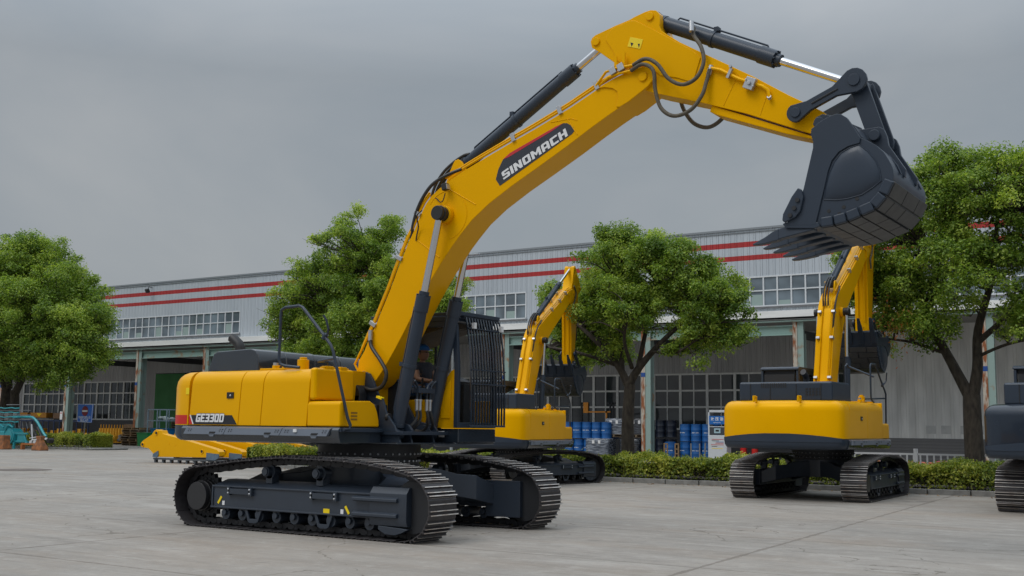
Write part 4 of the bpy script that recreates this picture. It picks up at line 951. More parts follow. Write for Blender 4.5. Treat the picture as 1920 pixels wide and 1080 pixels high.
# ---- planting strip with kerb behind the machines
kerbm = mat('kerb_concrete', (.24, .235, .22), .85, var=.35, vscale=5, bump=.4, bscale=30)
soil = mat('dark_soil', (.06, .045, .032), .95, var=.5, vscale=8, bump=.6, bscale=25)
def kerb(name, x0, x1, y, yw=.14, h=.13):
    m = MB(); x = x0
    while x < x1:
        L = min(.98, x1-x); dz = rnd.uniform(-.006, .006); dy = rnd.uniform(-.006, .006); m.box(x+.004, x+L-.004, y+dy, y+yw+dy, -.02, h+dz); x += 1.0
    return tag(m.build(name, kerbm, bevel=.012), kind='structure')
kerb('kerb', -19.5, 22, 15.62)
m = MB(); m.box(-19.5, 22, 15.76, 19.2, -.02, .10); tag(m.build('planting_strip', soil), kind='structure')
kerb('kerb', -19.5, 22, 19.2)
kerb('kerb', -75, -43.3, 27.0)
m = MB(); m.box(-75, -43.3, 27.14, 29.8, -.02, .10); tag(m.build('planting_strip', soil), kind='structure')
m = MB(); m.tube([(-43.4, 27.07, .06), (-43.1, 27.2, .06), (-42.95, 27.5, .06), (-42.95, 28.5, .06), (-43.0, 29.4, .06), (-43.4, 29.8, .06)], .085, 6); tag(m.build('kerb', kerbm), kind='structure')

# ================================================================== foliage
def leaf_material(name, dark_, mid_c, light):
    m = bpy.data.materials.new(name); m.use_nodes = True; nt = m.node_tree; b = nt.nodes['Principled BSDF']
    at = nt.nodes.new('ShaderNodeAttribute'); at.attribute_name = 'shade'; at.attribute_type = 'GEOMETRY'
    r = nt.nodes.new('ShaderNodeValToRGB'); r.color_ramp.elements[0].position = 0; r.color_ramp.elements[0].color = (*dark_, 1)
    r.color_ramp.elements[1].position = 1; r.color_ramp.elements[1].color = (*light, 1)
    e = r.color_ramp.elements.new(.5); e.color = (*mid_c, 1)
    nt.links.new(at.outputs['Fac'], r.inputs[0]); nt.links.new(r.outputs[0], b.inputs['Base Color'])
    b.inputs['Roughness'].default_value = .45; b.inputs['Specular IOR Level'].default_value = .35
    tr = nt.nodes.new('ShaderNodeBsdfTranslucent'); mx = nt.nodes.new('ShaderNodeMixShader'); mx.inputs[0].default_value = .42
    g = nt.nodes.new('ShaderNodeHueSaturation'); g.inputs['Value'].default_value = 1.5; g.inputs['Saturation'].default_value = 1.1
    nt.links.new(r.outputs[0], g.inputs['Color']); nt.links.new(g.outputs[0], tr.inputs[0])
    nt.links.new(b.outputs[0], mx.inputs[1]); nt.links.new(tr.outputs[0], mx.inputs[2]); nt.links.new(mx.outputs[0], nt.nodes['Material Output'].inputs[0])
    return m
camphor = leaf_material('camphor_leaf', (.065, .125, .020), (.19, .29, .045), (.46, .54, .10))
hedgelf = leaf_material('hedge_leaf', (.06, .105, .018), (.22, .275, .040), (.55, .53, .10))
def leaves_obj(name, C, Nn, L, W, shade, material, parent=None, seed=0):
    """C centres, Nn facing normals: every leaf is a folded diamond of two faces"""
    rs = np.random.RandomState(seed); n = len(C)
    a = rs.normal(size=(n, 3)); a -= Nn*np.sum(a*Nn, axis=1, keepdims=True); a /= np.linalg.norm(a, axis=1, keepdims=True)
    b = np.cross(Nn, a); L = L[:, None]; W = W[:, None]
    V = np.stack([C - a*L*.5, C + b*W*.5 + Nn*W*.12, C + a*L*.5, C - b*W*.5 + Nn*W*.12], axis=1).reshape(-1, 3)
    me = bpy.data.meshes.new(name); me.vertices.add(n*4); me.vertices.foreach_set('co', V.astype(np.float32).ravel())
    idx = (np.arange(n)[:, None]*4 + np.array([0, 1, 2, 0, 2, 3])).ravel()
    me.loops.add(n*6); me.loops.foreach_set('vertex_index', idx.astype(np.int32))
    me.polygons.add(n*2); me.polygons.foreach_set('loop_start', np.arange(0, n*6, 3, dtype=np.int32)); me.polygons.foreach_set('loop_total', np.full(n*2, 3, dtype=np.int32))
    at = me.attributes.new('shade', 'FLOAT', 'FACE'); at.data.foreach_set('value', np.repeat(np.clip(shade, 0, 1), 2).astype(np.float32))
    me.update(); me.validate(); me.materials.append(material)
    o = bpy.data.objects.new(name, me); col.objects.link(o)
    if parent is not None: o.parent = parent
    return o
barkm = mat('tree_bark', (.075, .060, .045), .9, var=.5, vscale=14, bump=.9, bscale=22, stretch=(1, 1, .35), c2=(.028, .022, .018))
def tree(label, loc, lobes, limbs, trunk, seed, per=430, leaf=.090, group='street trees by the warehouse', clump=.44, dens=1.0, red=False, ysh=0.0):
    """lobes: big crown ellipsoids (x,y,z,rx,ry,rz); limbs: polylines with radii; the crown is filled by leaf clumps on limb ends"""
    rs = np.random.RandomState(seed)
    t = empty('camphor_tree', loc, 0, label, 'tree', group)
    m = MB()
    for pts, r0, r1 in trunk: m.tube(pts, [r0, r1], 14, smooth=5)
    for pts, r0, r1 in limbs: m.tube(pts, [r0, r1], 9, smooth=5)
    starts = [Vector(p) for pts, _, _ in limbs for p in catmull([Vector(q) for q in pts], 4)[4:]]
    cl = []
    for (x, y, z, rx, ry, rz, w) in lobes:
        for _ in range(int(w*2.5)):
            v = rs.normal(size=3); v /= np.linalg.norm(v)
            if v[2] < -.35 and rs.rand() < .55: v[2] = -v[2]
            k = rs.uniform(.62, 1.02) if rs.rand() < .72 else rs.uniform(.2, .62)
            cl.append((x + v[0]*rx*k, y + v[1]*ry*k, z + v[2]*rz*k, rs.uniform(.7, 1.25)*clump))
    Cs, Ns, Sh = [], [], []
    for (x, y, z, r) in cl:
        if ysh and x < -.9: y = y + ysh
        c = Vector((x, y, z)); s = min(starts, key=lambda q: (q-c).length + abs(q.z-c.z)*.2)
        md_ = s.lerp(c, .5) + Vector((rs.uniform(-.15, .15), rs.uniform(-.15, .15), .12))
        m.tube([s, md_, c - Vector((0, 0, r*.25))], [.032, .010], 5, smooth=3, cap=False)
        for q in range(3):
            e = c + Vector((rs.normal()*r*.5, rs.normal()*r*.5, rs.uniform(-.1, .5)*r)); m.tube([c - Vector((0, 0, r*.25)), e], [.010, .004], 4, cap=False)
        n = int(per*dens*(r/clump)**2)
        v = rs.normal(size=(n, 3)); v /= np.linalg.norm(v, axis=1, keepdims=True)
        v[:, 2] = np.where((v[:, 2] < -.1) & (rs.rand(n) < .45), -v[:, 2], v[:, 2])
        k = rs.uniform(.45, 1.05, n)**.6
        # break each clump into sprays
        sp = rs.normal(size=(7, 3)); sp /= np.linalg.norm(sp, axis=1, keepdims=True); sp[:, 2] = np.where(sp[:, 2] < -.3, -sp[:, 2]*.6, sp[:, 2])
        near = sp[rs.randint(0, 7, n)]; v = v*.50 + near*.72
        P = np.array([x, y, z]) + v*np.array([1.0, 1.0, .98])*r*k[:, None]
        nn = v*.6 + rs.normal(size=(n, 3))*.5 + np.array([0, 0, .38]); nn /= np.linalg.norm(nn, axis=1, keepdims=True)
        sh = rs.normal(.50, .20, n) + rs.normal(0, .15)
        Cs.append(P); Ns.append(nn); Sh.append(sh)
    C = np.concatenate(Cs); Nn = np.concatenate(Ns); S_ = np.concatenate(Sh); n = len(C)
    m.build('trunk', barkm, t, sharp=80, clean=False)
    L = rs.uniform(.75, 1.25, n)*leaf
    o = leaves_obj('crown', C, Nn, L, L*.52, S_, camphor, t, seed)
    if red:
        k = 260; P = np.array([-1.75, -1.6, 4.15]) + rs.normal(size=(k, 3))*np.array([.40, .3, .35]); nn = rs.normal(size=(k, 3)); nn /= np.linalg.norm(nn, axis=1, keepdims=True)
        leaves_obj('autumn_leaves', P, nn, np.full(k, leaf), np.full(k, leaf*.5), rs.rand(k), leaf_material('autumn_leaf', (.16, .13, .02), (.32, .16, .04), (.42, .12, .05)), t, seed)
    return t

# ---- hedges
def hedge(label, x0, x1, y0, y1, top, n, seed, bottom=.12):
    rs = np.random.RandomState(seed)
    t = empty('clipped_hedge', ((x0+x1)/2, (y0+y1)/2, 0), 0, label, 'hedge'); cx, cy = (x0+x1)/2, (y0+y1)/2
    A = (x1-x0)*(y1-y0); Bf = (x1-x0)*(top-bottom); E = (y1-y0)*(top-bottom)*2
    pt = A/(A+2*Bf+E)
    u = rs.rand(n); X = rs.uniform(x0, x1, n); Y = rs.uniform(y0, y1, n); Z = rs.uniform(bottom, top, n)
    nrm = np.zeros((n, 3)); k1 = u < pt; k2 = (u >= pt) & (u < pt + (1-pt)*.72); k3 = ~(k1 | k2)
    Z[k1] = top; nrm[k1] = (0, 0, 1); Y[k2] = y0; nrm[k2] = (0, -1, 0)
    X[k3] = np.where(rs.rand(k3.sum()) < .5, x0, x1); nrm[k3] = (0, -.2, .3)
    # lumpy surface
    lump = .07*np.sin(X*2.1 + 1.3*Y) + .05*np.sin(X*5.3 + .7) + .04*np.sin(X*9.7+Y*6) + rs.normal(0, .035, n)
    Z = Z + np.where(k1, lump, 0)*1.0; Y = Y - np.where(k2, lump*1.2, 0)
    edge = np.clip((Z-(top-.12))/.12, 0, 1); Y = Y + np.where(k2, edge*.07, 0)
    inset = rs.uniform(0, .16, n); P = np.stack([X, Y, Z], 1) - nrm*inset[:, None]
    keep = ~(k2 & (rs.rand(n) > .25 + .95*np.clip((Z-bottom)/(top-bottom), 0, 1)))
    nn = nrm*.5 + rs.normal(size=(n, 3))*.55 + np.array([0, -.1, .45]); nn /= np.linalg.norm(nn, axis=1, keepdims=True)
    sh = rs.normal(.50, .22, n) + .14*np.sin(X*1.7+Y*2) + .08*np.sin(X*6.1)
    P = P - np.array([cx, cy, 0]); P = P[keep]; nn = nn[keep]; sh = sh[keep]
    k = len(P); L = rs.uniform(.7, 1.3, k)*.075
    leaves_obj('foliage', P, nn, L, L*.58, sh, hedgelf, t, seed)
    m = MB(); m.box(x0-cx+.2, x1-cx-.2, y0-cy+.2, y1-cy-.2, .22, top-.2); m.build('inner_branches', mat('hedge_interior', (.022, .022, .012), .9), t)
    m = MB()
    for _ in range(int((x1-x0)*9)):
        xx = rs.uniform(x0, x1)-cx; yy = y0-cy+rs.uniform(.05, .25); m.tube([(xx, yy+.1, .06), (xx+rs.uniform(-.06, .06), yy, .3), (xx+rs.uniform(-.1, .1), yy, .5)], [.010, .005], 4, cap=False)
    tag(m.build('stems', barkm, t, clean=False), kind='stuff')
    return t
hedge('long clipped hedge in leaf behind the excavators, along the kerb', -19.2, 22, 15.95, 17.6, .71, 185000, 3)
hedge('short clipped hedge on the island under the left-hand tree', -60, -43.3, 27.3, 28.7, .84, 60000, 5)
# fallen leaves and grit along the kerb
rs_ = np.random.RandomState(11); k = 500
P_ = np.stack([rs_.uniform(-19, 20, k), 15.6 - np.abs(rs_.normal(0, .35, k)), np.full(k, .012)], 1); nn_ = rs_.normal(size=(k, 3))*.25 + np.array([0, 0, 1]); nn_ /= np.linalg.norm(nn_, axis=1, keepdims=True)
tag(leaves_obj('fallen_leaves', P_, nn_, np.full(k, .07), np.full(k, .035), rs_.rand(k), leaf_material('dry_leaf', (.10, .05, .02), (.22, .12, .05), (.35, .22, .10))), 'small dry leaves scattered on the concrete along the kerb', 'leaves', kind='stuff')

TY = 18.4
tree('broad camphor tree right of the middle excavator, one trunk forking low', (-5.10, TY, 0),
     [(-.2, 0, 6.15, 2.3, 2.0, 1.45, 34), (-1.9, 0, 5.2, 1.5, 1.5, 1.2, 18), (2.1, 0, 5.5, 1.8, 1.5, 1.4, 26), (0, -.4, 4.75, 2.3, 1.5, 1.1, 24), (3.1, -.2, 4.9, .95, .9, .9, 9), (-2.9, .1, 5.6, 1.1, .9, 1.1, 12), (-2.5, -.1, 4.3, 1.0, .8, .9, 10), (-3.4, .2, 4.4, .7, .6, .8, 5), (-1.2, -.2, 4.05, 1.1, .9, .6, 8), (2.4, -.3, 4.0, 1.0, .8, .9, 9), (3.5, -.2, 4.2, .5, .5, .5, 3), (-.6, .2, 7.25, 1.0, 1.0, .6, 7), (1.2, .1, 6.9, 1.0, 1.0, .7, 8)],
     [([(0, 0, 2.9), (-.35, 0, 3.5), (-1.1, -.1, 4.3), (-2.0, -.2, 5.1)], .14, .05), ([(0, 0, 2.8), (.40, 0, 3.4), (1.2, 0, 4.2), (2.2, 0, 5.0)], .15, .05), ([(-.2, 0, 3.3), (-.3, .1, 4.6), (-.4, .1, 6.2)], .10, .04), ([(.35, 0, 3.3), (.5, .3, 4.6), (.9, .3, 6.0)], .09, .04), ([(.2, -.1, 3.4), (.4, -1.0, 4.2), (.8, -1.5, 4.9)], .07, .03), ([(-.4, 0, 3.5), (-1.5, -.5, 3.9), (-2.6, -.5, 4.1)], .06, .03), ([(.9, -.2, 3.9), (1.8, -.4, 3.8), (2.6, -.5, 4.2)], .05, .03)],
     [([(0, 0, -.05), (.02, 0, .5), (.0, 0, 1.6), (.08, 0, 2.9)], .24, .17)], 21, ysh=1.5)
tree('tall camphor tree at the right edge with twin leaning trunks', (5.08, TY, 0),
     [(-1.2, 0, 6.7, 1.9, 1.8, 1.7, 30), (.9, 0, 7.2, 2.0, 1.9, 1.6, 30), (2.6, 0, 5.9, 1.8, 1.6, 1.8, 28), (-2.2, -.3, 5.2, 1.1, 1.1, 1.0, 14), (0, -.6, 5.3, 2.2, 1.4, 1.2, 26), (-1.6, -.7, 4.1, 1.3, 1.0, .75, 13), (2.2, -.4, 4.1, 1.7, 1.2, 1.0, 20), (-2.9, -.2, 5.9, .9, .9, 1.0, 10), (3.8, 0, 7.0, 1.5, 1.3, 1.5, 14), (-.3, 0, 8.4, 1.2, 1.2, .6, 9), (1.8, 0, 8.3, 1.3, 1.2, .7, 9)],
     [([(-.05, 0, 2.4), (-.45, -.1, 3.3), (-.85, -.2, 4.2), (-1.1, -.2, 5.0), (-1.2, -.1, 6.6)], .16, .05), ([(.0, 0, 2.4), (.15, 0, 3.2), (.2, 0, 4.2), (.6, 0, 5.6), (.8, 0, 7.2)], .17, .05), ([(-.7, -.2, 3.9), (-1.5, -.4, 4.5), (-2.3, -.4, 5.0)], .07, .03), ([(.2, 0, 3.9), (1.2, -.2, 4.7), (2.4, -.1, 5.6)], .09, .035), ([(-1.0, -.2, 4.7), (-.7, .1, 6.0), (-.3, .2, 7.6)], .06, .03), ([(-.6, -.2, 3.6), (-1.4, -.6, 3.9), (-2.1, -.8, 4.0)], .05, .025), ([(.15, 0, 3.5), (1.0, -.3, 3.8), (2.2, -.5, 4.0)], .05, .025)],
     [([(0, 0, -.05), (.0, 0, .6), (-.02, 0, 1.6), (-.02, 0, 2.5)], .27, .22)], 33, red=True, dens=.78)
tree('dense camphor tree standing behind the raised boom of the big excavator', (-15.4, TY, 0),
     [(-.6, 0, 7.4, 2.2, 2.0, 1.9, 40), (-2.6, 0, 6.2, 2.1, 1.7, 1.7, 34), (-3.9, 0, 5.3, 1.2, 1.1, 1.3, 14), (1.6, 0, 6.2, 2.0, 1.8, 1.7, 32), (0, -.5, 5.0, 2.6, 1.7, 1.1, 30), (3.0, -.2, 5.2, 1.1, 1.1, 1.1, 12), (-3.2, -.2, 4.8, 1.2, 1.0, 1.1, 14), (-3.1, -.2, 3.7, 1.1, 1.0, .8, 12), (-1.3, -.6, 3.7, 1.8, 1.1, .9, 18), (1.6, -.5, 4.0, 1.7, 1.1, .8, 14)],
     [([(0, 0, 2.7), (-.6, 0, 3.6), (-1.4, 0, 4.8), (-2.3, 0, 6.0)], .16, .05), ([(0, 0, 2.7), (.5, 0, 3.6), (1.2, 0, 4.9), (1.9, 0, 6.2)], .16, .05), ([(0, 0, 2.9), (-.1, 0, 4.6), (-.4, 0, 7.2)], .13, .04), ([(.3, 0, 3.3), (1.6, -.3, 4.3), (2.8, -.2, 5.0)], .07, .03), ([(-.5, 0, 3.5), (-1.8, -.3, 4.3), (-3.2, -.3, 4.7)], .07, .03)],
     [([(0, 0, -.05), (.03, 0, .8), (-.03, 0, 1.8), (0, 0, 2.8)], .26, .19)], 45)
tree('large round camphor tree on the island at the left edge', (-54.3, 29.2, 0),
     [(-.5, 0, 10.2, 4.3, 3.8, 3.0, 80), (4.3, 0, 8.0, 3.6, 3.2, 3.0, 70), (-4.5, 0, 8.3, 3.6, 3.2, 3.0, 50), (1.5, -1.5, 6.4, 5.0, 3.0, 2.2, 70), (6.4, -.5, 5.6, 2.8, 2.2, 1.8, 36), (-3, -1, 5.2, 4.0, 2.5, 1.7, 44), (5.2, -.4, 4.6, 2.8, 1.9, 1.2, 26), (1.0, -1, 4.6, 3.0, 2.0, .9, 20), (2.2, 0, 11.2, 2.6, 2.4, 1.7, 22), (7.4, -.2, 7.2, 1.5, 1.6, 1.5, 14)],
     [([(-.3, 0, 3.5), (-1.4, 0, 5.2), (-3.2, 0, 7.4)], .26, .08), ([(.6, 0, 3.2), (1.9, 0, 5.0), (4.2, 0, 7.6)], .26, .08), ([(0, 0, 3.6), (-.2, 0, 6.2), (-.5, 0, 9.6)], .20, .07), ([(1.2, 0, 4.2), (3.6, -.6, 4.9), (6.2, -.6, 5.4)], .12, .05), ([(-.8, 0, 4.4), (-3, -.6, 5.0), (-5.5, -.4, 6.6)], .12, .05)],
     [([(-.4, 0, -.05), (-.45, 0, 1.2), (-.35, 0, 2.4), (-.3, 0, 3.7)], .40, .28), ([(.75, 0, -.05), (.85, 0, 1.2), (.7, 0, 2.4), (.6, 0, 3.5)], .36, .26)], 57, per=330, leaf=.14, clump=.72)
# ================================================================== warehouse
FY = 40.0
wallm = corrugated('pale_profiled_sheet', (.47, .51, .55), .33, .035, .55, c2=(.41, .45, .49))
redm = corrugated('red_profiled_sheet', (.42, .022, .022), .33, .035, .5, c2=(.34, .02, .02))
darkwall = corrugated('grey_profiled_sheet', (.44, .44, .445), .33, .04, .6, c2=(.33, .33, .335))
greywall = mat('grey_wainscot', (.10, .10, .105), .7, var=.2, vscale=3, stretch=(1, 1, 4))
fasc = mat('canopy_fascia', (.82, .82, .80), .55, var=.16, vscale=1.2, stretch=(.4, 1, 3))
greenp = mat('weathered_green_steel', (.25, .34, .31), .6, var=.2, c2=(.27, .17, .10), vscale=2.2, thr=(.30, .42))
greenb = mat('green_beam_steel', (.27, .40, .36), .6, c2=(.33, .24, .15), vscale=1.5, thr=(.33, .45))
rustp = mat('rusty_column_flange', (.45, .40, .33), .75, c2=(.25, .085, .03), vscale=1.8, thr=(.45, .56), stretch=(3, 3, .8))
soffit = mat('canopy_soffit', (.26, .26, .25), .9, var=.2)
wframe = mat('window_frame_white', (.62, .64, .66), .5)
upglass = glass_mat('upper_window_glass', (.10, .125, .145), .06, var=1.2)
loglass = glass_mat('lower_window_glass', (.018, .022, .025), .07, var=1.5)
wh = empty('warehouse', (-25, FY, 0), 0, 'long grey warehouse with two red stripes and a canopy on rusty green columns', 'building')
wh.matrix_world.translation = (-25, FY, 0)
def WB(m, name, material, parent=wh, **k):
    m.v = [(v[0] + 25, v[1] - FY, v[2]) for v in m.v]; return m.build(name, material, parent, **k)
X0, X1 = -110, 60
# upper wall in panels around the window bands
bands = [(-110, -67.0), (-66.0, -45.40), (-42.75, -22.60), (-20.0, 3.4), (6.2, 30)]
ztop, zb = 9.14, 7.60
m = MB(); m.box(X0, X1, FY, FY+.3, 10.93, 11.52); m.box(X0, X1, FY, FY+.3, 10.23, 10.66); m.box(X0, X1, FY, FY+.3, ztop, 9.98); m.box(X0, X1, FY, FY+.3, 7.36, zb)
for (a, b), (c, d) in zip(bands, bands[1:]): m.box(b, c, FY, FY+.3, zb, ztop)
m.box(30, X1, FY, FY+.3, zb, ztop)
WB(m, 'upper_wall', wallm)
for z0, z1 in ((10.66, 10.93), (9.98, 10.23)):
    m = MB(); m.box(X0, X1, FY-.003, FY+.3, z0, z1); WB(m, 'red_stripe', redm)
m = MB(); m.box(X0, X1, FY-.06, FY+.4, 11.52, 11.62); m.box(X0, X1, FY-.05, FY, 11.40, 11.43); WB(m, 'eave_flashing', mat('eave_grey', (.22, .24, .26), .5))
m = MB(); m.add([(X0, FY+.35, 11.60), (X1, FY+.35, 11.60), (X1, FY+30, 13.0), (X0, FY+30, 13.0)], [(0, 1, 2, 3)]); m.box(X0, X1, FY+30, FY+30.3, 0, 13.0); m.box(X0, X0+.3, FY+6, FY+30, 0, 12.0); m.box(X1-.3, X1, FY+.3, FY+30, 0, 12.4); WB(m, 'roof', mat('roof_sheet', (.3, .32, .34), .6))
for (a, b) in bands:
    n = max(2, round((b-a)/.70)); p = (b-a)/n
    f = MB(); f.box(a, b, FY-.03, FY+.08, ztop-.07, ztop); f.box(a, b, FY-.05, FY+.1, zb, zb+.07); f.box(a, b, FY-.02, FY+.07, 8.38, 8.44)
    for i in range(n+1): f.box(a+i*p-.035, a+i*p+.035, FY-.025, FY+.075, zb+.07, ztop-.07)
    fo = WB(f, 'window', wframe)
    g = MB(); g.box(a, b, FY+.03, FY+.04, zb+.02, ztop-.02); WB(g, 'pane', upglass, fo)
    s = MB(); s.box(a-.1, b+.1, FY-.10, FY-.002, zb-.09, zb-.015); WB(s, 'sill', mat('sill_dirty', (.16, .16, .165), .7, var=.3), fo)
    r = MB()
    for i in range(n):
        if rnd.random() < .22: r.box(a+i*p+.06, a+i*p+p-.06, FY+.015, FY+.028, zb+.08, zb+.25+.5*rnd.random())
    if r.v: r.v = [(v[0] + 25, v[1] - FY, v[2]) for v in r.v]; split_build(r, 'roller_blind', mat('pale_green_blind', (.28, .36, .34), .7), fo)
# canopy edge
m = MB(); m.box(X0, X1, FY-.55, FY-.47, 6.98, 7.30); m.add([(X0, FY-.55, 7.30), (X1, FY-.55, 7.30), (X1, FY, 7.37), (X0, FY, 7.37)], [(0, 1, 2, 3)]); WB(m, 'fascia', fasc)
m = MB(); m.box(X0, X1, FY-.46, FY+6, 6.86, 6.90); WB(m, 'soffit', soffit)
m = MB(); m.cyl((X0, FY-.38, 6.80), (X1, FY-.38, 6.80), .05, 8); WB(m, 'gutter_pipe', greenp)
colx = [-71.6, -63.4, -55.3, -48.35, -40.2, -32.1, -23.9, -15.1, -6.95, 1.6, 9.8, 18]
for i, x in enumerate(colx):
    m = MB()
    m.box(x-.04+.05, x+.30, FY+.02, FY+.06, 0, 6.6); m.box(x+.05, x+.35, FY-.25, FY-.22, 0, 6.85); m.box(x+.16, x+.20, FY-.22, FY+.02, 0, 6.7); m.box(x+.27, x+.30, FY-.22, FY+.3, 0, 6.2)
    c = WB(m, 'column', greenp)
    m = MB(); m.box(x-.17, x+.045, FY-.28, FY-.20, 0, 6.85); WB(m, 'flange', rustp, c)
    m = MB(); m.box(x-.175, x+.05, FY-.286, FY-.20, 4.22, 4.44); WB(m, 'blue_band', mat('blue_paint_band', (.01, .06, .25), .6), c)
for a, b in ((-63.4, -55.3), (-55.3, -48.35), (-48.35, -40.2), (-40.2, -32.1), (-15.1, -6.95), (-23.9, -15.1)):
    m = MB(); m.box(a+.3, b, FY-.1, FY-.06, 6.16, 6.60); m.box(a+.3, b, FY-.22, FY-.0, 6.56, 6.62); m.box(a+.3, b, FY-.22, FY-.0, 6.13, 6.17); WB(m, 'crane_beam', greenb)
for x in colx: m = MB(); m.box(x-.1, x+.1, FY+.33, FY+5.9, 6.0, 6.4); WB(m, 'roof_girder', mat('dark_girder', (.05, .055, .06), .7))
# recessed ground-floor wall
IY = 46.0
m = MB(); m.box(X0, -78, IY, IY+.2, 0, 6.9); m.box(-78, -62.8, IY, IY+.2, 4.85, 6.9); m.box(-62.9, -60.9, IY, IY+.2, 0, 6.9)
m.box(-60.9, -52, IY+.0, IY+.2, 5.45, 6.9); m.box(-52, -28, IY, IY+.2, 4.7, 6.9)
m.box(-28, -6.0, IY, IY+.2, 4.68, 6.9); m.box(-18.3, -17.6, IY, IY+.2, 0, 4.68); WB(m, 'inner_wall', darkwall)
m = MB(); m.box(-78, -62.9, IY-.01, IY+.2, 0, 1.78); m.box(-52, -6, IY-.01, IY+.2, 0, 1.50); WB(m, 'plinth', greywall)
def lowwin(a, b, z0, z1, dbl=True):
    f = MB(); n = round((b-a)/1.72); p = (b-a)/n
    rows = [z0, z0 + (z1-z0)*.40, z0 + (z1-z0)*.70, z1]
    for z in rows: f.box(a, b, IY-.06, IY+.06, z-.05, z+.05)
    for i in range(n+1): f.box(a+i*p-.075, a+i*p+.075, IY-.07, IY+.07, z0, z1)
    for i in range(n): f.box(a+i*p+p/2-.03, a+i*p+p/2+.03, IY-.05, IY+.05, z0, z1)
    fo = WB(f, 'window', mat('grey_window_frame', (.74, .75, .74), .6, var=.12))
    g = MB(); g.box(a, b, IY+.0, IY+.01, z0, z1); WB(g, 'pane', loglass, fo)
lowwin(-78, -63.0, 1.83, 4.85); lowwin(-52, -28.0, 1.55, 4.65); lowwin(-27.9, -18.35, 1.55, 4.65); lowwin(-17.55, -6.05, 1.55, 4.65)
m = MB(); m.box(-60.9, -57.6, IY-.02, IY+.06, .02, 5.40); WB(m, 'green_door', mat('green_sliding_door', (.03, .20, .045), .6, var=.2, vscale=1))
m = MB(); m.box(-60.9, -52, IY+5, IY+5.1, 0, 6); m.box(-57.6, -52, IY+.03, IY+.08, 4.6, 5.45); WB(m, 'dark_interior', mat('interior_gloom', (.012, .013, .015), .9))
m = MB(); m.box(-56.0, -54.5, IY-.8, IY-.75, 4.8, 5.5); dn = WB(m, 'bay_number_board', mat('navy_board', (.015, .025, .06), .6))
m = MB(); m.box(-55.22, -55.08, IY-.815, IY-.80, 4.9, 5.4); WB(m, 'bay_number', wframe, dn)
# interior strip lights faintly seen behind glass (lamps are off behind dark panes)
m = MB(); m.box(-34, -33.8, FY-.5, FY-.45, 11.62, 11.8); 
# white sheet-clad store and its dark plinth on the right
wh2 = corrugated('streaked_white_sheet', (.66, .665, .655), .42, .022, .6, c2=(.47, .475, .47), vscale=.8)
m = MB(); m.box(-5.9, 40, IY-1.2, IY-1.0, 1.22, 6.86); m.box(-5.9, -5.7, IY-1.0, IY+.2, 0, 6.86)
WB(m, 'clad_wall', wh2)
m = MB(); m.box(-5.9, 40, IY-1.24, IY-1.0, 0, 1.22); WB(m, 'clad_plinth', corrugated('dark_plinth_sheet', (.13, .13, .135), .15, .01, .7, axis=2))
m = MB()
for x in (-2.2, -1.5, -.6, .0): m.box(x, x+.45, IY-1.215, IY-1.198, 1.45, 1.85)
WB(m, 'wall_patches', mat('patch_sheet', (.45, .46, .46), .6, var=.2))
m = MB(); m.box(2.35, 2.62, IY-1.22, IY-1.19, 3.45, 3.72); WB(m, 'red_notice', redp)
# eave lamp and wall-top float lamp
def lamp(label, x, z, g=None):
    t = empty('eave_floodlight', (x, FY-.3, z), 0, label, 'floodlight')
    m = MB(); m.tube([(0, .3, .2), (0, 0, .2), (0, -.05, .0)], .03, 6); m.build('arm', dark, t)
    m = MB(); m.bx((0, -.1, -.08), (.30, .18, .30), Matrix.Rotation(.5, 3, 'X')); m.build('lamp_head', dark, t, bevel=.02)
lamp('tiny dark floodlight under the eave at the far left of the warehouse', -54.5, 11.05)

# ================================================================== white railing behind the hedge
fn = empty('white_railing', (2, 20.2, .06), 0, 'low white pedestrian railing behind the hedge, right', 'railing')
wm = mat('white_rail_paint', (.62, .62, .64), .5, var=.15)
m = MB(); m.box(-1.5, 14, -.02, .02, .80, .85); m.box(-1.5, 14, -.015, .015, .14, .18); m.build('top_rail', wm, fn)
m = MB(); 
for i in range(85): m.box(-1.5+i*.185-.022, -1.5+i*.185+.022, -.012, .012, .18, .80)
split_build(m, 'baluster', wm, fn)
m = MB()
for i in range(9): m = MB(); m.box(-.9+i*2.05-.05, -.9+i*2.05+.05, -.05, .05, 0, .93); m.cyl((-.9+i*2.05, 0, .92), (-.9+i*2.05, 0, .98), .06, 10); m.build('post', wm, fn)
# red machinery parts lying beyond the railing
t = empty('red_implement', (4.2, 24, 0), 0, 'red implement lying on the ground beyond the white railing', 'implement')
m = MB(); m.box(-1.3, 1.6, -.3, .3, .12, .62); m.build('body', mat('red_implement_paint', (.30, .015, .018), .5, var=.2), t, bevel=.04)
m = MB(); m.tube([(-3.6, 0, .55), (-1.3, 0, .50)], .07, 8); m.tube([(-3.4, 0, .35), (-1.3, 0, .3)], .05, 8); m.build('drawbar', mat('orange_red_paint', (.42, .08, .03), .5), t)
for x in (-.9, 1.1):
    m = MB(); m.cyl((x, -.36, .25), (x, -.30, .25), .25, 16); m.build('wheel', black, t)
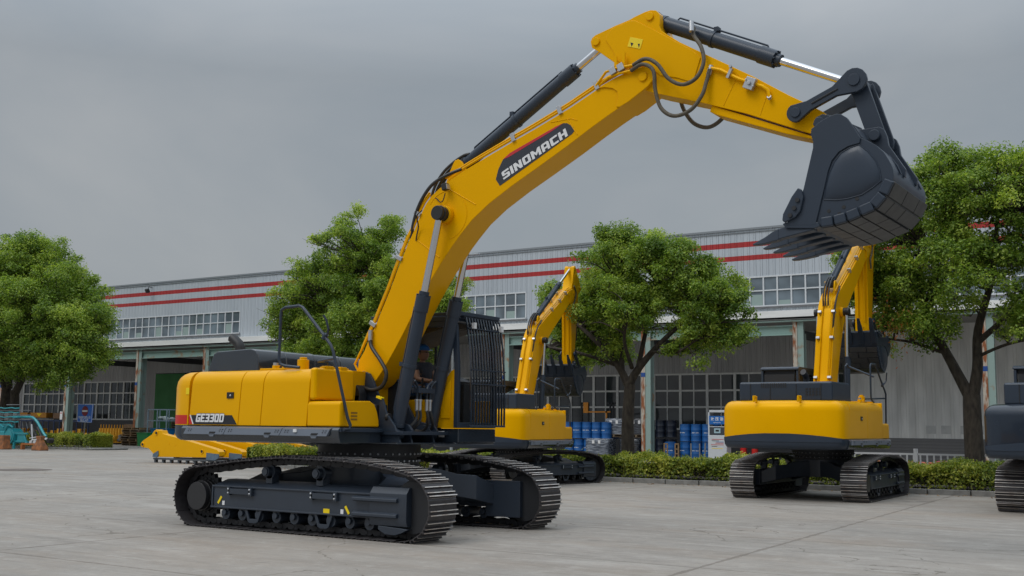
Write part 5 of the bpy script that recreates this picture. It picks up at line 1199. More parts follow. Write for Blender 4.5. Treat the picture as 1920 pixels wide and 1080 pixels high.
# ================================================================== other excavators
GRP = None
excavator('yellow excavator in the middle distance with bucket curled under its folded arm', (-5.85, 13.3, 0), R(99), R(-19), (R(7.5), R(-73), R(-6)), sup_s=(1.0, .87, .96), uc_s=.86, dz=-.22, bs=(.87, .78, .86), bdz=-.05, detail=False)
excavator('yellow excavator parked tail-on at right, black sweep on its counterweight', (2.74, 13.1, 0), R(89.3), R(3.2), (R(12), R(-79), R(-8)), sup_s=(1.0, .90, .99), uc_s=.917, dz=-.12, bs=(.91, .88, .92), bdz=-.02, detail=False)
excavator('dark blue-grey excavator cut off by the right edge of the picture', (8.54, 12.43, 0), R(86), R(4), (R(-12), R(-50), R(-8)), paint=mat('near_black_navy_paint', (.012, .020, .034), .25, coat=.4, var=.1, spec=.4), sup_s=(1.08, .95, .98), uc_s=.94, dz=-.20, detail=False)

# ================================================================== operator in the cab
def limb_obj(name, verts, edges, radii, material, parent, root_i=0, sub=1):
    me = bpy.data.meshes.new(name); me.from_pydata(verts, edges, [])
    o = bpy.data.objects.new(name, me); col.objects.link(o)
    if parent is not None: o.parent = parent
    sk = o.modifiers.new('skin', 'SKIN'); sk.use_smooth_shade = True
    for i, v in enumerate(me.skin_vertices[0].data): v.radius = (radii[i], radii[i]) if not hasattr(radii[i], '__len__') else radii[i]; v.use_root = (i == root_i)
    sb = o.modifiers.new('sub', 'SUBSURF'); sb.levels = sub; sb.render_levels = sub
    me.materials.append(material); return o
skin = mat('skin', (.36, .19, .12), .55); shirt = mat('navy_work_shirt', (.028, .034, .055), .85, var=.2); jeans = mat('blue_work_trousers', (.03, .11, .28), .9, var=.3, vscale=8)
pr = empty('person', (.23, .94, 1.975), 0, 'operator in a blue hard hat and dark shirt seated inside the guarded cab', 'person')
V = [(0, 0, .06), (0, 0, .22), (0, 0, .40), (.0, 0, .50), (.02, 0, .57), (0, .17, .47), (0, -.17, .47), (.10, .23, .25), (.10, -.23, .25), (.33, .20, .22), (.33, -.20, .22), (.40, .19, .23), (.40, -.19, .23),
     (.02, .10, .06), (.02, -.10, .06), (.42, .13, .10), (.42, -.13, .10), (.50, .13, -.28), (.50, -.13, -.28), (.60, .13, -.32), (.60, -.13, -.32)]
E_ = [(0, 1), (1, 2), (2, 3), (3, 4), (2, 5), (2, 6), (5, 7), (6, 8), (7, 9), (8, 10), (9, 11), (10, 12), (0, 13), (0, 14), (13, 15), (14, 16), (15, 17), (16, 18), (17, 19), (18, 20)]
rd = [(.15, .12), (.15, .12), (.16, .12), (.07, .07), (.055, .055), .07, .07, .045, .045, .032, .032, .03, .03, .09, .09, .065, .065, .05, .05, .045, .045]
body = limb_obj('body', V, E_, rd, skin, pr)
# shirt: torso and short sleeves over the body
V = [(0, 0, .08), (0, 0, .22), (0, 0, .40), (0, 0, .485), (0, .175, .47), (0, -.175, .47), (.06, .22, .34), (.06, -.22, .34)]
limb_obj('shirt', V, [(0, 1), (1, 2), (2, 3), (2, 4), (2, 5), (4, 6), (5, 7)], [(.175, .145), (.17, .14), (.175, .14), (.085, .085), .088, .088, .066, .066], shirt, pr)
V = [(0, 0, .06), (.02, .10, .06), (.02, -.10, .06), (.42, .13, .10), (.42, -.13, .10), (.50, .13, -.26), (.50, -.13, -.26)]
limb_obj('trousers', V, [(0, 1), (0, 2), (1, 3), (2, 4), (3, 5), (4, 6)], [(.165, .14), .105, .105, .078, .078, .062, .062], jeans, pr)
hd = MB(); rings = []
for z, rx, ry, cx in ((.555, .040, .040, .02), (.575, .062, .052, .040), (.60, .082, .064, .030), (.635, .094, .072, .022), (.67, .098, .076, .016), (.705, .100, .078, .012), (.74, .094, .074, .008), (.775, .070, .055, .004)):
    rings.append([(cx + rx*math.cos(a) + (.014 if abs(a) < .35 and .60 < z < .70 else 0), ry*math.sin(a), z) for a in [2*math.pi*k/20 - (2*math.pi if k > 10 else 0) for k in range(20)]])
hd.loft(rings); hd.loft([[(.118+dx, dy, z) for dx, dy in ((0, -.014), (.022 if z < .655 else .006, 0), (0, .014))] for z in (.64, .655, .69)])
for s in (-1, 1): hd.ball((.012, s*.076, .665), .022, 8, 6, (.7, .4, 1.2))
hd.build('head', skin, pr, sharp=80)
m = MB()
for s in (-1, 1): m.ball((.105, s*.03, .685), .011, 8, 6)
m.build('eyes', black, pr)
m = MB(); m.box(.108, .118, -.022, .022, .614, .621); m.build('mouth', mat('lips', (.22, .08, .07), .6), pr)
m = MB(); m.loft([[( .0+ (.098+.004)*math.cos(a), .081*math.sin(a), z) for a in [R(70+220*k/12) for k in range(13)]] + [(.0+.06*math.cos(R(290-220*k/12)), .05*math.sin(R(290-220*k/12)), z) for k in range(13)] for z in (.65, .72)]); m.build('hair', black, pr)
m = MB(); rings = []
for k in range(8):
    a = R(90*k/7.5); rings.append([(.006 + .128*math.cos(a)*math.cos(t) + .0, .112*math.cos(a)*math.sin(t), .715 + .105*math.sin(a)) for t in [2*math.pi*q/24 for q in range(24)]])
m.loft(rings); hm = m.build('hard_hat', mat('blue_hard_hat', (.015, .19, .62), .35, coat=.3), pr, sharp=80)
m = MB(); m.loft([[(.06+rr*math.cos(t), (rr-.03)*.9*math.sin(t), z) for t in [R(-75+150*q/14) for q in range(15)]] + [(.04, 0, z)] for rr, z in ((.135, .712), (.138, .722))]); m.build('brim', mat('blue_hard_hat', (0, 0, 0)), hm)
m = MB(); m.tube([(.0, -.082, .69), (.06, -.082, .685), (.108, -.06, .685), (.124, -.03, .68), (.128, 0, .684), (.124, .03, .68), (.108, .06, .685), (.06, .082, .685)], .004, 5); m.build('glasses', black, pr)
for s in (-1, 1):                 # hands resting on the levers: palm, four curled fingers and a thumb
    h = MB(); hx, hy, hz = .43, s*.19, .235
    h.bx((hx, hy, hz), (.075, .035, .075), Matrix.Rotation(.2, 3, 'Y'))
    for k, (ln) in enumerate((.030, .034, .032, .026)):
        z = hz+.028-k*.019; h.tube([(hx+.035, hy, z), (hx+.035+ln, hy-s*.012, z-.004), (hx+.03+ln, hy-s*.038, z-.006), (hx+.02, hy-s*.046, z-.006)], .0088, 6, smooth=2)
    h.tube([(hx-.01, hy-s*.01, hz+.03), (hx+.02, hy-s*.034, hz+.05), (hx+.045, hy-s*.036, hz+.046)], .0098, 6, smooth=2)
    h.build('hand', skin, pr, bevel=.006)

# ================================================================== spare arms on a steel skid
armY = 16.5
rk = empty('steel_skid', (-22.9, 17.4, 0), 0, 'low grey steel skid carrying the row of spare yellow arms', 'skid')
skm = mat('skid_steel', (.085, .095, .105), .6, var=.3)
m = MB()
for y in (-1.0, 0, .95): m.box(-1.85, 2.4, y-.05, y+.05, .12, .19)
m.build('rail', skm, rk)
for i in range(10):
    m = MB(); x = -1.82 + i*.45; m.box(x, x+.09, -1.02, -.9, .0, .12); m.build('foot', skm, rk); m = MB(); m.box(x, x+.09, .9, 1.02, 0, .12); m.build('foot', skm, rk)
ARM = [(-25.54, .68), (-25.52, .76), (-25.40, .86), (-24.90, 1.10), (-24.80, 1.22), (-24.68, 1.30), (-24.52, 1.27), (-24.36, 1.27), (-24.28, 1.14), (-22.87, .90), (-21.20, .58), (-21.09, .50), (-21.06, .36), (-21.20, .30), (-21.75, .28), (-24.71, .24), (-24.76, .36), (-25.05, .56), (-25.46, .60)]
names = ['spare yellow excavator arm at the front of the skid', 'spare yellow excavator arm second from the front on the skid', 'spare yellow excavator arm third from the front on the skid', 'spare yellow excavator arm furthest back, its thin end past the skid']
blank = mat('blue_grey_saddle', (.11, .17, .23), .6, var=.35, vscale=6)
for i, (dx, dy, flip) in enumerate(((0, 0, 0), (.55, .62, 0), (1.7, 1.2, 0), (3.4, 1.85, 0))):
    t = empty('spare_arm', (-23+dx, armY+dy, 0), 0, names[i], 'excavator arm', 'spare arms lying on the steel skid')
    sc = 1.0 if i < 3 else 1.25
    m = MB(); m.prism([((p[0]+23)*sc, p[1] - .02) for p in ARM], -.15, .15); b_ = m.build('arm_body', yellow, t, bevel=.012)
    m = MB()
    for p in ((-24.62, 1.16), (-25.40, .70), (-22.0, .50)): m.cyl(((p[0]+23)*sc, -.165, p[1]-.02), ((p[0]+23)*sc, .165, p[1]-.02), .055, 16)
    m.build('pin_bore', black, t)
    m = MB()
    for p in ((-24.62, 1.16), (-25.40, .70), (-22.0, .50)): m.tube([((p[0]+23)*sc+.075*math.cos(a*math.pi/6), -.16, p[1]-.02+.075*math.sin(a*math.pi/6)) for a in range(13)], .018, 5)
    m.build('boss', yellow, t)
    m = MB(); m.prism([(-1.75*1, .22), (-1.72, .34), (-1.45, .46), (-1.42, .30), (-1.5, .2)], -.19, -.16) ; m.prism([(1.28, .17), (1.28, .44), (1.95, .40), (1.95, .26), (1.75, .17)], -.19, -.16); m.build('saddle', blank, t)
    m = MB(); m.box(-.9, -.84, -.157, -.15, .70, .78); m.box(-.55, -.49, -.157, -.15, .66, .72); m.build('bolt_lug', yellow, t)

# ================================================================== oil drums, wrapped pallets
drumb = mat('blue_drum_paint', (.010, .105, .34), .35, coat=.2, var=.12); drumd = mat('navy_drum_paint', (.010, .016, .032), .35, coat=.2, var=.2)
def drum_proto(material, mark):
    t = empty('oil_drum', (0, 0, 0))
    m = MB(); prof = [(.0, .0), (.29, .0), (.29, .015), (.283, .03), (.283, .26), (.292, .28), (.292, .30), (.283, .32), (.283, .56), (.292, .58), (.292, .60), (.283, .62), (.283, .85), (.29, .865), (.29, .885), (.275, .885), (.27, .868), (0, .868)]
    rings = [[(r*math.cos(2*math.pi*k/24), r*math.sin(2*math.pi*k/24), z) for k in range(24)] for r, z in prof[1:-1]]
    m.loft(rings); m.build('barrel', material, t)
    m = MB(); m.cyl((.16, 0, .868), (.16, 0, .89), .035, 12); m.build('bung', zinc, t)
    if mark:
        m = MB()
        for k, a in enumerate((-132, -126, -120, -114, -106, -98, -84, -78, -72, -66, -58)):
            a = R(a); h = .035 if k % 3 else .05
            m.bx((.284*math.cos(a), .284*math.sin(a), .44), (.020, .006, h), Matrix.Rotation(a+math.pi/2, 3, 'Z'))
        m.build('stencil_mark', whitep, t)
    return t
pb = drum_proto(drumb, True); pd = drum_proto(drumd, False)
def put(proto, first, loc, rz, label, group):
    o = proto if first else copy_tree(proto)
    o.location = loc; o.rotation_euler = (0, 0, rz); return tag(o, label, 'drum', group)
place = ['leftmost', 'second', 'third', 'fourth', 'fifth']
n_ = 0
for lev in (0, 1):
    for row in (0, 1):
        for i in range(5 if lev else 4):
            x = -20.55 + i*.60 + row*.12 + (.0 if lev else .1)
            put(pb, n_ == 0, (x, 41.3+row*.61, .04 + lev*.95), rnd.uniform(-.5, .5), '%s blue drum in the %s %s row, left stack by the middle excavator' % (place[i], ('back', 'front')[1-row], ('lower', 'upper')[lev]), 'blue oil drums, left stack'); n_ += 1
for lev in (0, 1):
    for row in (0, 1):
        for i in range(3):
            x = -13.50 + i*.62 + row*.1
            put(pb, False, (x, 41.3+row*.62, .0 + lev*.92), rnd.uniform(-.5, .5), '%s blue drum in the %s %s row, right stack beside the dispenser' % (place[i], ('front', 'back')[row], ('lower', 'upper')[lev]), 'blue oil drums, right stack'); n_ += 1
put(pb, False, (-14.1, 40.7, 0), .3, 'single blue drum on the ground in front of the right stack', 'blue oil drums, right stack')
dl = ['half hidden at the left of the rusty column', 'directly behind the rusty column', 'just right of the rusty column', 'furthest right, beside the white dispenser stack']
n_ = 0
for i, x in enumerate((-16.0, -15.35, -14.72)):
    for lev in (0, 1):
        put(pd, n_ == 0, (x, 42.2, .12 + lev*1.0), 0, 'dark navy drum, %s, %s' % (('lower', 'upper')[lev], dl[i]), 'dark drums behind the rusty column'); n_ += 1
wood = mat('pallet_wood', (.30, .19, .095), .85, var=.4, vscale=9, stretch=(1, 6, 6)); woodg = mat('weathered_pallet_wood', (.22, .16, .10), .9, var=.4, vscale=9)
def pallet_mb(w=1.2, d=1.0, h=.14):
    m = MB()
    for k in range(7): m.box(-w/2, w/2, -d/2+k*(d-.09)/6, -d/2+k*(d-.09)/6+.09, h-.02, h)
    for x in (-w/2, -.05, w/2-.1): m.box(x, x+.1, -d/2, d/2, .02, h-.02)
    for y in (-d/2, -.05, d/2-.1): m.box(-w/2, w/2, y, y+.1, 0, .02)
    return m
wrap = mat('stretch_wrap', (.30, .33, .38), .18, coat=.6, var=.85, vscale=5, stretch=(.5, 1, 7), c2=(.03, .04, .06), thr=(.46, .62), bump=.5, bscale=8)
wrapd = mat('dark_stretch_wrap', (.10, .11, .13), .2, coat=.5, var=.8, vscale=6, stretch=(.5, 1, 6), c2=(.012, .014, .02), thr=(.5, .66))
def wrapped(label, x, y, z, w, d, h, mt):
    t = empty('wrapped_pallet', (x, y, z), 0, label, 'pallet load', 'shrink-wrapped pallet loads')
    m = pallet_mb(w, d); m.build('pallet', woodg, t)
    m = MB(); rg = []
    for zz, k in ((.145, 1.0), (.3, .985), (.5, 1.0), (.75, .98), (h-.04, .99), (h, .93)):
        rg.append([(w/2*k*math.copysign(abs(math.cos(a))**.35, math.cos(a)), d/2*k*math.copysign(abs(math.sin(a))**.35, math.sin(a)), zz) for a in [2*math.pi*q/28 for q in range(28)]])
    m.loft(rg); m.build('load', mt, t, sharp=60)
    m = MB(); m.box(-.25, -.1, -d/2-.008, -d/2+.01, h-.28, h-.1); m.box(.12, .26, -d/2-.008, -d/2+.01, h-.28, h-.1); m.build('paper_label', whitep, t)
wrapped('shrink-wrapped silver pallet load on the lower level, left of the tree trunk', -18.45, 41.2, 0, 1.5, 1.1, 1.0, wrap)
wrapped('shrink-wrapped silver pallet load stacked on top, left of the tree trunk', -17.75, 41.9, 1.08, 1.25, 1.1, 1.0, wrap)
wrapped('dark wrapped pallet load right of the tree trunk, lower level', -16.6, 41.4, 0, 1.25, 1.1, 1.0, wrapd)
wrapped('dark wrapped pallet load right of the tree trunk, upper level', -16.4, 41.9, 1.08, 1.25, 1.1, 1.0, wrapd)

# pale oil dispenser
ds = empty('oil_dispenser', (-11.32, 40.6, 0), 0, 'tall white hydraulic oil dispenser cabinet with a blue sign, by the drums', 'dispenser')
wc = mat('white_cabinet', (.58, .60, .62), .4, var=.06)
m = MB(); m.box(-.50, .50, -.3, .3, 0, 1.26); m.build('cabinet', wc, ds, bevel=.02)
m = MB(); m.box(-.50, -.42, -.28, .28, 1.26, 2.52); m.box(.42, .50, -.28, .28, 1.26, 2.52); m.box(-.5, .5, -.28, .28, 2.40, 2.52); m.box(-.42, .42, -.26, .26, 1.66, 1.70); m.build('frame', wc, ds, bevel=.01)
m = MB(); m.box(-.42, .42, -.27, .25, 1.28, 1.65); pn = m.build('control_panel', mat('panel_grey', (.045, .05, .06), .5), ds)
m = MB(); m.box(-.17, .17, -.285, -.268, 1.36, 1.60); sc_ = m.build('display_bezel', mat('bezel_blue_grey', (.35, .50, .56), .4), pn)
m = MB(); m.box(-.09, .09, -.292, -.283, 1.44, 1.53); m.build('display', black, sc_)
m = MB(); m.box(-.43, .43, -.30, -.28, 1.80, 2.22); bs = m.build('blue_sign', mat('sign_blue', (.005, .12, .42), .4), ds)
TX = lambda x, y, z: Matrix.Translation((x, y, z)) @ Matrix.Rotation(math.pi/2, 4, 'X')
text_obj('sign_text', '液 压 油', .19, whitep, bs, TX(0, -.303, 2.06), offset=.004)
text_obj('sign_text', 'Hydraulic Oil', .075, whitep, bs, TX(0, -.303, 1.89))
for k, (z, mt_, x0, x1) in enumerate(((1.05, redp, -.3, .34), (.98, blackp, -.3, .1), (.92, drumb, -.06, .34), (.86, redp, -.1, .34), (.78, redp, -.34, .34), (.70, blackp, -.3, .0), (.60, stick_y, -.3, .3))):
    m = MB(); m.box(x0, x1, -.306, -.299, z-.012, z+.012); m.build('notice_line', mt_, ds)
for i, x in enumerate((-10.2, -9.6)):
    t = empty('fire_extinguisher', (x, 41, 0), 0, ('red fire extinguisher nearer the dispenser, left of a pair' , 'red fire extinguisher further from the dispenser, right of a pair')[i], 'extinguisher', 'red extinguishers by the dispenser')
    m = MB(); m.cyl((0, 0, .02), (0, 0, .70), .17, 18); m.cyl((0, 0, .70), (0, 0, .80), .17, 18, r2=.05); m.build('bottle', redp, t)
    m = MB(); m.cyl((0, 0, .8), (0, 0, .88), .04, 8); m.box(-.1, .05, -.02, .02, .86, .90); m.tube([(.04, 0, .85), (.16, -.05, .75), (.18, -.05, .4)], .015, 6); m.build('valve', black, t)
# timber A-frames and posts near the drums
for i, x in enumerate((-13.35, -12.75)):
    t = empty('timber_trestle', (x, 38.6, 0), 0, ('small pale timber trestle in front of the drums, left one', 'small pale timber trestle in front of the drums, right one')[i], 'trestle', 'timber trestles')
    m = MB(); m.box(-.11, -.06, -.03, .03, 0, .82); m.box(.06, .11, -.03, .03, 0, .82); m.build('upright', wood, t)
    m = MB()
    for z in (.30, .53, .78): m.box(-.11, .11, -.035, .025, z, z+.05)
    m.build('rung', wood, t)
for i, (x, h) in enumerate(((-12.08, .84), (-11.62, .84), (-11.35, .88))):
    t = MB(); t.cyl((x, 38.8, 0), (x + (.03 if i == 2 else 0), 38.8, h), .035, 8); tag(t.build('grey_post', mat('grey_post', (.20, .19, .17), .8)), ('thin grey post in front of the drums, left of three', 'thin grey post in front of the drums, middle of three', 'leaning grey post in front of the dispenser, right of three')[i], 'post', 'grey posts in front of the drums')
# stacker forklift with orange cross bar behind the left drums
t = empty('pallet_stacker', (-19.9, 43.2, 0), 0, 'hand pallet stacker with dark masts and orange crossbar by the lower windows', 'stacker')
m = MB()
for x in (-.9, -.45, .95, 1.15): m.box(x-.04, x+.04, -.05, .05, 0, 3.0)
m.box(-.9, -.45, -.05, .05, 2.9, 3.0); m.box(.75, 1.3, -.05, .05, 2.9, 3.0); m.build('mast', dark, t)
m = MB(); m.box(-.7, 1.0, -.1, -.04, 2.42, 2.50); m.box(-.72, -.42, -.12, -.04, 2.4, 3.0); m.box(.7, .8, -.1, -.04, 1.9, 2.5); m.build('crossbar', mat('orange_paint', (.55, .20, .01), .5), t)

# ================================================================== left background: sign, hedge things, stacks
sg = empty('no_entry_sign', (-47.72, 30, 0), R(0), 'blue no-entry board with white Chinese lettering on a thin post', 'sign')
m = MB(); m.cyl((-.06, .03, 0), (.04, .03, 1.6), .035, 8); m.build('post', mat('grey_post', (0, 0, 0)), sg)
sgb = MB(); sgb.prism([(-.66, 1.56), (.72, 1.53), (.78, 2.62), (-.68, 2.66)], -.02, .01); bd = sgb.build('board', mat('sign_blue2', (.006, .12, .50), .4), sg)
m = MB(); q = [(-.64, 1.58), (.70, 1.55), (.76, 2.60), (-.66, 2.64)]; m.tube([(p[0], -.024, p[1]) for p in q + q[:1]], .014, 4); m.build('border', whitep, bd)
m = MB(); m.cyl((.05, -.03, 2.22), (.05, -.021, 2.22), .30, 32); di = m.build('red_disc', mat('sign_red', (.20, .008, .012), .5), bd)
m = MB(); m.box(-.20, .30, -.036, -.031, 2.17, 2.27); m.build('white_bar', whitep, di)
text_obj('sign_text', '外来车辆和人员', .165, whitep, bd, TX(.03, -.024, 1.83), offset=.003)
text_obj('sign_text', '禁止入内', .19, whitep, bd, TX(.03, -.024, 1.66), offset=.005)
# teal farm implement
tl = empty('teal_transplanter', (-47.4, 25.6, 0), 0, 'turquoise rice transplanter with stacked seedling racks at the left edge', 'farm machine')
teal = mat('teal_paint', (.012, .26, .30), .38, coat=.2, var=.1)
O = (-47.4, 0)
def P2(x, z, y=0): return (x+47.4, y, z)
for z in (2.30, 2.05, 1.79, 1.53):
    m = MB(); m.tube([P2(-53.5 + k*.35, z + .025*math.sin(k*2.1), -.3) for k in range(19)], .035, 6); m.build('seedling_rail', teal, tl)
m = MB(); m.tube([P2(-48.2, 1.80), P2(-46.6, 1.80), P2(-46.2, 1.72), P2(-45.8, 1.45), P2(-45.3, .95), P2(-45.0, .72)], .075, 10, smooth=4); m.build('curved_arm', teal, tl)
m = MB(); m.cyl(P2(-47.95, .72, -.35), P2(-47.95, .72, .3), .44, 28); m.cyl(P2(-47.95, .72, -.38), P2(-47.95, .72, -.35), .34, 28); m.box(-.95, -.1, -.3, .3, .35, .7); m.build('drum_housing', teal, tl, bevel=.03)
m = MB(); m.prism([(-3.5, .45), (-3.4, .98), (-2.4, 1.05), (-1.0, 1.0), (-.8, .42), (-1.4, .30), (-2.9, .30)], -.4, .3); m.build('engine_cowl', teal, tl, bevel=.05)
m = MB()
for x in (-1.05, -.15): m.box(x-.07, x+.07, -.3, -.2, -.0, .45)
m.box(-.1, 1.0, -.25, -.15, .82, .92); m.box(-.1, 1.0, -.25, -.15, .38, .48); m.box(.02, .7, -.2, -.1, .45, .8); m.tube([P2(-46.7, .75, -.2), P2(-46.5, .35, -.2), P2(-46.3, .38, -.2)], .08, 8); split_build(m, 'chassis', teal, tl, bevel=.01)
m = MB()
for k in range(9): m.tube([P2(-49.6+k*.36, 1.52, .1), P2(-49.5+k*.36, .95+.2*(k % 2), .15)], .025, 5)
for z in (2.18, 1.92, 1.66): m.box(-4.5, .8, .0, .04, z-.015, z+.015)
m.tube([P2(-49.2, 2.5, .2), P2(-47.9, 2.5, .2), P2(-47.9, 1.2, .2)], .03, 6); m.build('rack_frame', mat('thin_grey_rod', (.16, .17, .18), .5), tl)
m = MB(); m.tube([P2(-46.1, 1.40, -.2), P2(-45.95, .60, -.2), P2(-45.9, .5, -.2)], .04, 6); m.tube([P2(-46.0, .52, -.2), P2(-44.9, .62, -.2), P2(-44.5, .55, -.2)], .045, 6); m.tube([P2(-46.2, .62, -.2), P2(-45.5, .70, -.2), P2(-44.4, .62, -.2)], .03, 6)
for x in (-45.95, -45.6): m.cyl(P2(x, .40, -.32), P2(x, .40, -.26), .11, 18)
m.build('white_float', mat('off_white_plastic', (.55, .55, .56), .5), tl, bevel=.003)
m = MB(); m.cyl(P2(-44.4, .52, -.3), P2(-44.4, .52, .0), .14, 16)
for a, b in (((-46.3, 1.2), (-45.9, .75)), ((-46.5, 1.0), (-46.2, .7)), ((-45.8, 1.25), (-45.4, .7))): m.tube([P2(*a), P2(*b)], .09, 6)
m.build('black_fittings', black, tl)
for (x, y, r) in ((-3.1, -.55, .42), (-1.75, -.5, .36)):
    m = MB(); m.cyl((x, y-.09, r), (x, y+.09, r), r, 26); w_ = m.build('wheel', black, tl, bevel=.03); m = MB(); m.cyl((x, y-.12, r), (x, y+.1, r), r*.45, 16); m.build('rim', teal, w_)
m = MB(); m.box(-2.6, -1.1, -.1, .35, .95, 1.42); m.cyl((-2.9, -.1, 1.15), (-2.9, .3, 1.15), .32, 20); m.build('gearbox', teal, tl, bevel=.05)
for k in range(4):
    m = MB(); m.tube([(-3.6+k*.9, -.35, 1.0), (-3.3+k*.9, -.4, 1.35), (-2.9+k*.9, -.35, 1.2)], .05, 6, smooth=3); m.build('feed_pipe', teal, tl)
# white-seated parts behind the rails
m = MB()
for k in range(5): m.box(-4.2+k*.8, -3.8+k*.8, .1, .3, 1.6, 2.1)
split_build(m, 'seat_part', mat('pale_parts', (.30, .27, .25), .7, var=.5, vscale=8), tl)
rusty = mat('rusty_block', (.36, .13, .04), .85, var=.45, vscale=5, bump=.5, c2=(.12, .06, .035))
for i, (x, w0, w1, y) in enumerate(((-47.0, .44, .36, 24.3), (-43.6, .42, .24, 24.3))):
    t = MB(); rg = []
    for z, w in ((0, w0), (.15, w0*.98), (.32, (w0+w1)/2*.92), (.55, w1*.78 if i else w1), (.78, w1)):
        rg.append([(-w, -w*.6, z), (w, -w*.6, z), (w, w*.6, z), (-w, w*.6, z)])
    t.loft(rg); o = t.build('rusty_counterweight', rusty, bevel=.03); o.location = (x, y, 0); tag(o, ('square rusty block on the ground in front of the turquoise machine', 'waisted rusty orange block right of the turquoise machine')[i], 'block', 'rusty blocks by the turquoise machine')
for i, x in enumerate((-48.6, -45.4)):
    t = empty('orange_stand', (x, 25.0, 0), 0, ('low orange stand under the turquoise machine, left', 'low orange stand between the two rusty blocks')[i], 'stand', 'orange stands')
    m = MB(); m.box(-.9, .9, -.05, .05, .26, .36); m.build('bar', mat('orange_primer', (.36, .12, .03), .7, var=.3), t)
    for s in (-1, 1): m = MB(); m.box(s*.8-.07, s*.8+.07, -.1, .1, 0, .26); m.build('leg', mat('orange_primer', (0, 0, 0)), t)
# stack of timber pallets
for k in range(8):
    m = pallet_mb(1.35 + rnd.uniform(0, .3), 1.1, .135); o = m.build('timber_pallet', wood if k % 3 else woodg); o.location = (-53.15+rnd.uniform(-.12, .12), 38.2+rnd.uniform(-.1, .1), .01+k*.155); o.rotation_euler = (0, rnd.uniform(-.015, .015), rnd.uniform(-.12, .12)); o.scale = (1.25, 1, 1)
    tag(o, 'pallet %s in the timber stack beside the rusty column' % ('resting on the ground at the bottom', 'second from the bottom', 'third from the bottom', 'fourth from the bottom', 'fourth from the top', 'third from the top', 'just under the topmost', 'topmost')[k], 'pallet', 'timber pallets in the stack')
for k in range(6):
    m = pallet_mb(1.2, 1.0, .13); o = m.build('timber_pallet', woodg if k % 2 else wood); o.location = (-50.0, 39.5, .9+k*.15); o.rotation_euler = (0, 0, rnd.uniform(-.1, .1))
    tag(o, 'pallet %s of the raised pile behind the wire cage' % ('at the bottom', 'second up', 'third up', 'fourth up', 'second down', 'at the very top')[k], 'pallet', 'pallets piled behind the cage')
t = empty('crate', (-50.0, 39.5, 0), 0, 'dark crate under the raised pile of pallets', 'crate')
m = MB(); m.box(-.6, .6, -.5, .5, 0, .88); m.build('box', mat('dark_crate', (.05, .04, .03), .8, var=.3), t, bevel=.02); m = MB(); 
for z in (.2, .5, .8): m.box(-.61, .61, -.52, -.5, z-.04, z+.04)
m.build('batten', woodg, t)
t = empty('wire_cage', (-50.7, 38.4, 0), 0, 'open pale blue steel cage frame by the green door', 'cage')
m = MB()
for x in (-.95, .0, .95):
    for y in (-.5, .5): m.box(x-.03, x+.03, y-.03, y+.03, 0, 2.5)
for z in (1.72, 2.47):
    for y in (-.5, .5): m.box(-.95, .95, y-.025, y+.025, z-.03, z+.03)
    for x in (-.95, .95): m.box(x-.025, x+.025, -.5, .5, z-.03, z+.03)
m.build('frame', mat('pale_blue_steel', (.22, .30, .36), .5), t)
m = MB(); rs2 = np.random.RandomState(4)
for k in range(7): m.ball((-.1+.18*k-.3, rs2.uniform(-.2, .2), 1.85+.06*math.sin(k)), .2, 8, 6, (1.3, 1, .7))
m.build('plastic_sheet', mat('crumpled_plastic', (.30, .35, .35), .4, var=.4, vscale=7), t)
for lab, x, y, w, h, c, nm in (('green plastic bin beside the timber pallets', -51.6, 37.8, 1.1, .85, (.01, .25, .06), 'green_bin'), ('blue plastic tray above the green bin', -50.9, 38.6, 1.7, 1.15, (.01, .16, .40), 'blue_bin')):
    t = empty('plastic_bin', (x, y, 0), 0, lab, 'bin')
    m = MB(); m.loft([[(-w*.45, -.3, 0), (w*.45, -.3, 0), (w*.45, .3, 0), (-w*.45, .3, 0)], [(-w*.5, -.36, h), (w*.5, -.36, h), (w*.5, .36, h), (-w*.5, .36, h)]]); m.build('tub', mat(nm, c, .4), t, bevel=.02)
    m = MB(); m.box(-w*.53, w*.53, -.39, .39, h, h+.05); m.build('rim', mat(nm, c), t, bevel=.01)
# yellow roller assemblies and racks by the left windows
yp = mat('parts_yellow', (.62, .30, .01), .5, var=.2)
t = empty('parts_rack', (-70, 43, 0), 0, 'long dark rack of yellow parts under the left windows', 'rack')
m = MB()
for k in range(16): m.box(-5.2+k*.72-.03, -5.2+k*.72+.03, -.4, -.34, 0, 1.7)
m.box(-5.2, 5.6, -.4, -.34, 1.62, 1.70); m.box(-5.2, 5.6, -.4, .4, .12, .2); m.build('frame', mat('blue_rack_paint', (.015, .035, .10), .6), t)
for k in range(13):
    m = MB(); m.box(-5.0+k*.82, -4.45+k*.82, -.3, .3, .22, .75+.15*(k % 3)); m.build('yellow_part', yp, t, bevel=.04)
t = empty('parts_crate', (-73.4, 44, 0), 0, 'pair of long orange-yellow boxes on the rack at far left', 'boxes')
for x in (-1.35, .85):
    m = MB(); m.box(x-.95, x+1.2 if x > 0 else x+.85, -.3, .3, 1.9, 2.32); b_ = m.build('box', mat('box_orange', (.45, .19, .01), .6, var=.1), t, bevel=.02)
m = MB(); m.prism([(.75, 2.26), (1.45, 2.26), (1.1, 2.0)], -.31, -.302); m.build('yellow_triangle', stick_y, t)
m = MB(); m.box(-2.6, 2.6, -.35, .35, 1.82, 1.88); m.build('shelf', dark, t)
t = empty('cardboard_box', (-69.9, 44, 0), 0, 'brown box beside the orange-yellow boxes', 'box'); m = MB(); m.box(-.55, .55, -.3, .3, 1.85, 2.3); m.build('box', mat('brown_card', (.20, .12, .07), .8), t, bevel=.01); m = MB(); m.box(-.5, .5, -.25, .25, 0, 1.85); m.build('stand', dark, t)
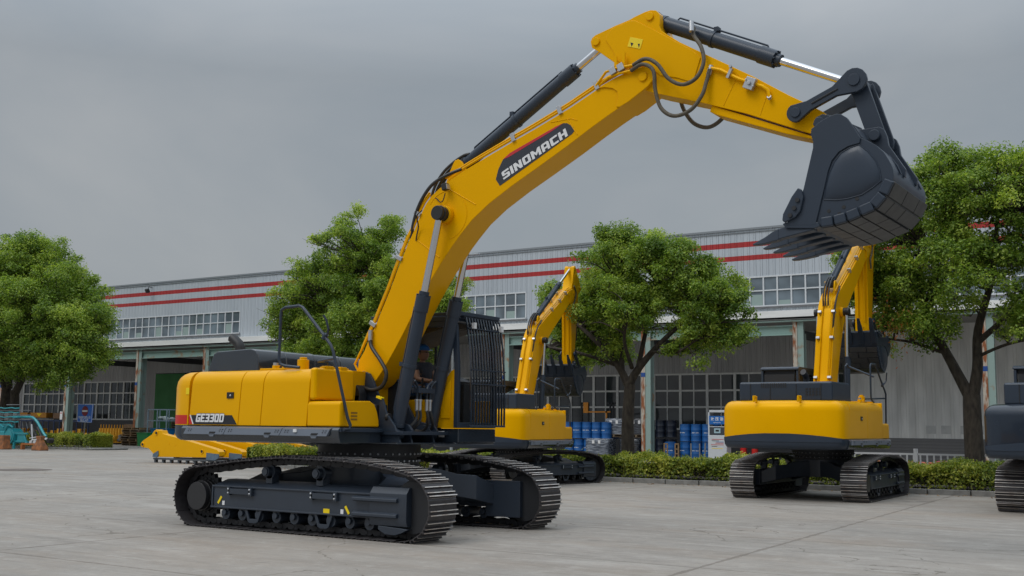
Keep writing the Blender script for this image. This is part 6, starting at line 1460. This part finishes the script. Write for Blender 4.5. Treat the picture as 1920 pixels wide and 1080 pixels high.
for row in range(2):
    t = empty('roller_pallet', (-58.9 + .1*row, 40.6 - .7*row, 0), 0, ('upright row of yellow track rollers by the grey door wall', 'lying row of yellow track rollers in front of the upright row')[row], 'rollers')
    for k in range(9):
        m = MB(); x = -1.25+k*.31
        if row == 0: m.cyl((x, 0, .1), (x, 0, 1.15), .13, 12); m.cyl((x, 0, 1.15), (x, 0, 1.42), .035, 6)
        else: m.cyl((x-.1, -.1, .42), (x+.16, -.1, .42), .21, 14); m.cyl((x+.16, -.1, .42), (x+.21, -.1, .42), .15, 14)
        m.build('roller', yp, t)
    m = MB(); m.box(-1.5, 1.6, -.4, .4, 0, .1); m.build('base', dark, t)
t = empty('timber_box', (-57.3, 41.2, 0), 0, 'brown timber box behind the yellow rollers', 'box'); m = MB(); m.box(-.5, .6, -.4, .4, .05, 1.45); m.build('box', mat('brown_box', (.14, .085, .045), .85, var=.3), t, bevel=.01); m = MB(); m.box(-.55, .65, -.42, -.4, .3, .38); m.box(-.55, .65, -.42, -.4, 1.1, 1.18); m.build('batten', wood, t)
t = empty('scrap_heap', (-56.6, 40.3, 0), 0, 'small heap of grey machine parts left of the rusty column', 'parts')
for k in range(9):
    m = MB(); m.bx((rnd.uniform(-.6, .6), rnd.uniform(-.3, .3), rnd.uniform(.12, .6)), (rnd.uniform(.2, .5), .25, rnd.uniform(.15, .35)), Matrix.Rotation(rnd.uniform(-.7, .7), 3, 'Y')); m.build('part', mat('grey_parts', (.13, .14, .15), .6, var=.4), t, bevel=.02)
# notice on the left column, street lamp over the roof
t = empty('notice_board', (-63.55, 39.6, 0), 0, 'small white notice fixed to the green column behind the sign', 'notice'); m = MB(); m.box(-.14, .14, -.03, .0, 1.75, 2.35); b_ = m.build('sheet', whitep, t); m = MB(); m.box(-.1, .1, -.034, -.03, 2.2, 2.26); m.build('text_block', redp, t)
t = empty('street_lamp', (-26.6, 38.6, 0), 0, 'slim street lamp whose arm shows against the sky above the roofline', 'street lamp')
m = MB(); m.tube([(0, 0, 0), (0, 0, 10.4), (.1, 0, 11.0), (.5, 0, 11.25), (1.1, 0, 11.30)], [.09, .045], 8, smooth=3); m.build('pole', mat('lamp_pole_grey', (.32, .34, .35), .5), t)
m = MB(); m.bx((1.35, 0, 11.28), (.7, .25, .09), None); m.build('lamp_head', mat('lamp_head_grey', (.36, .38, .40), .4), t, bevel=.03)
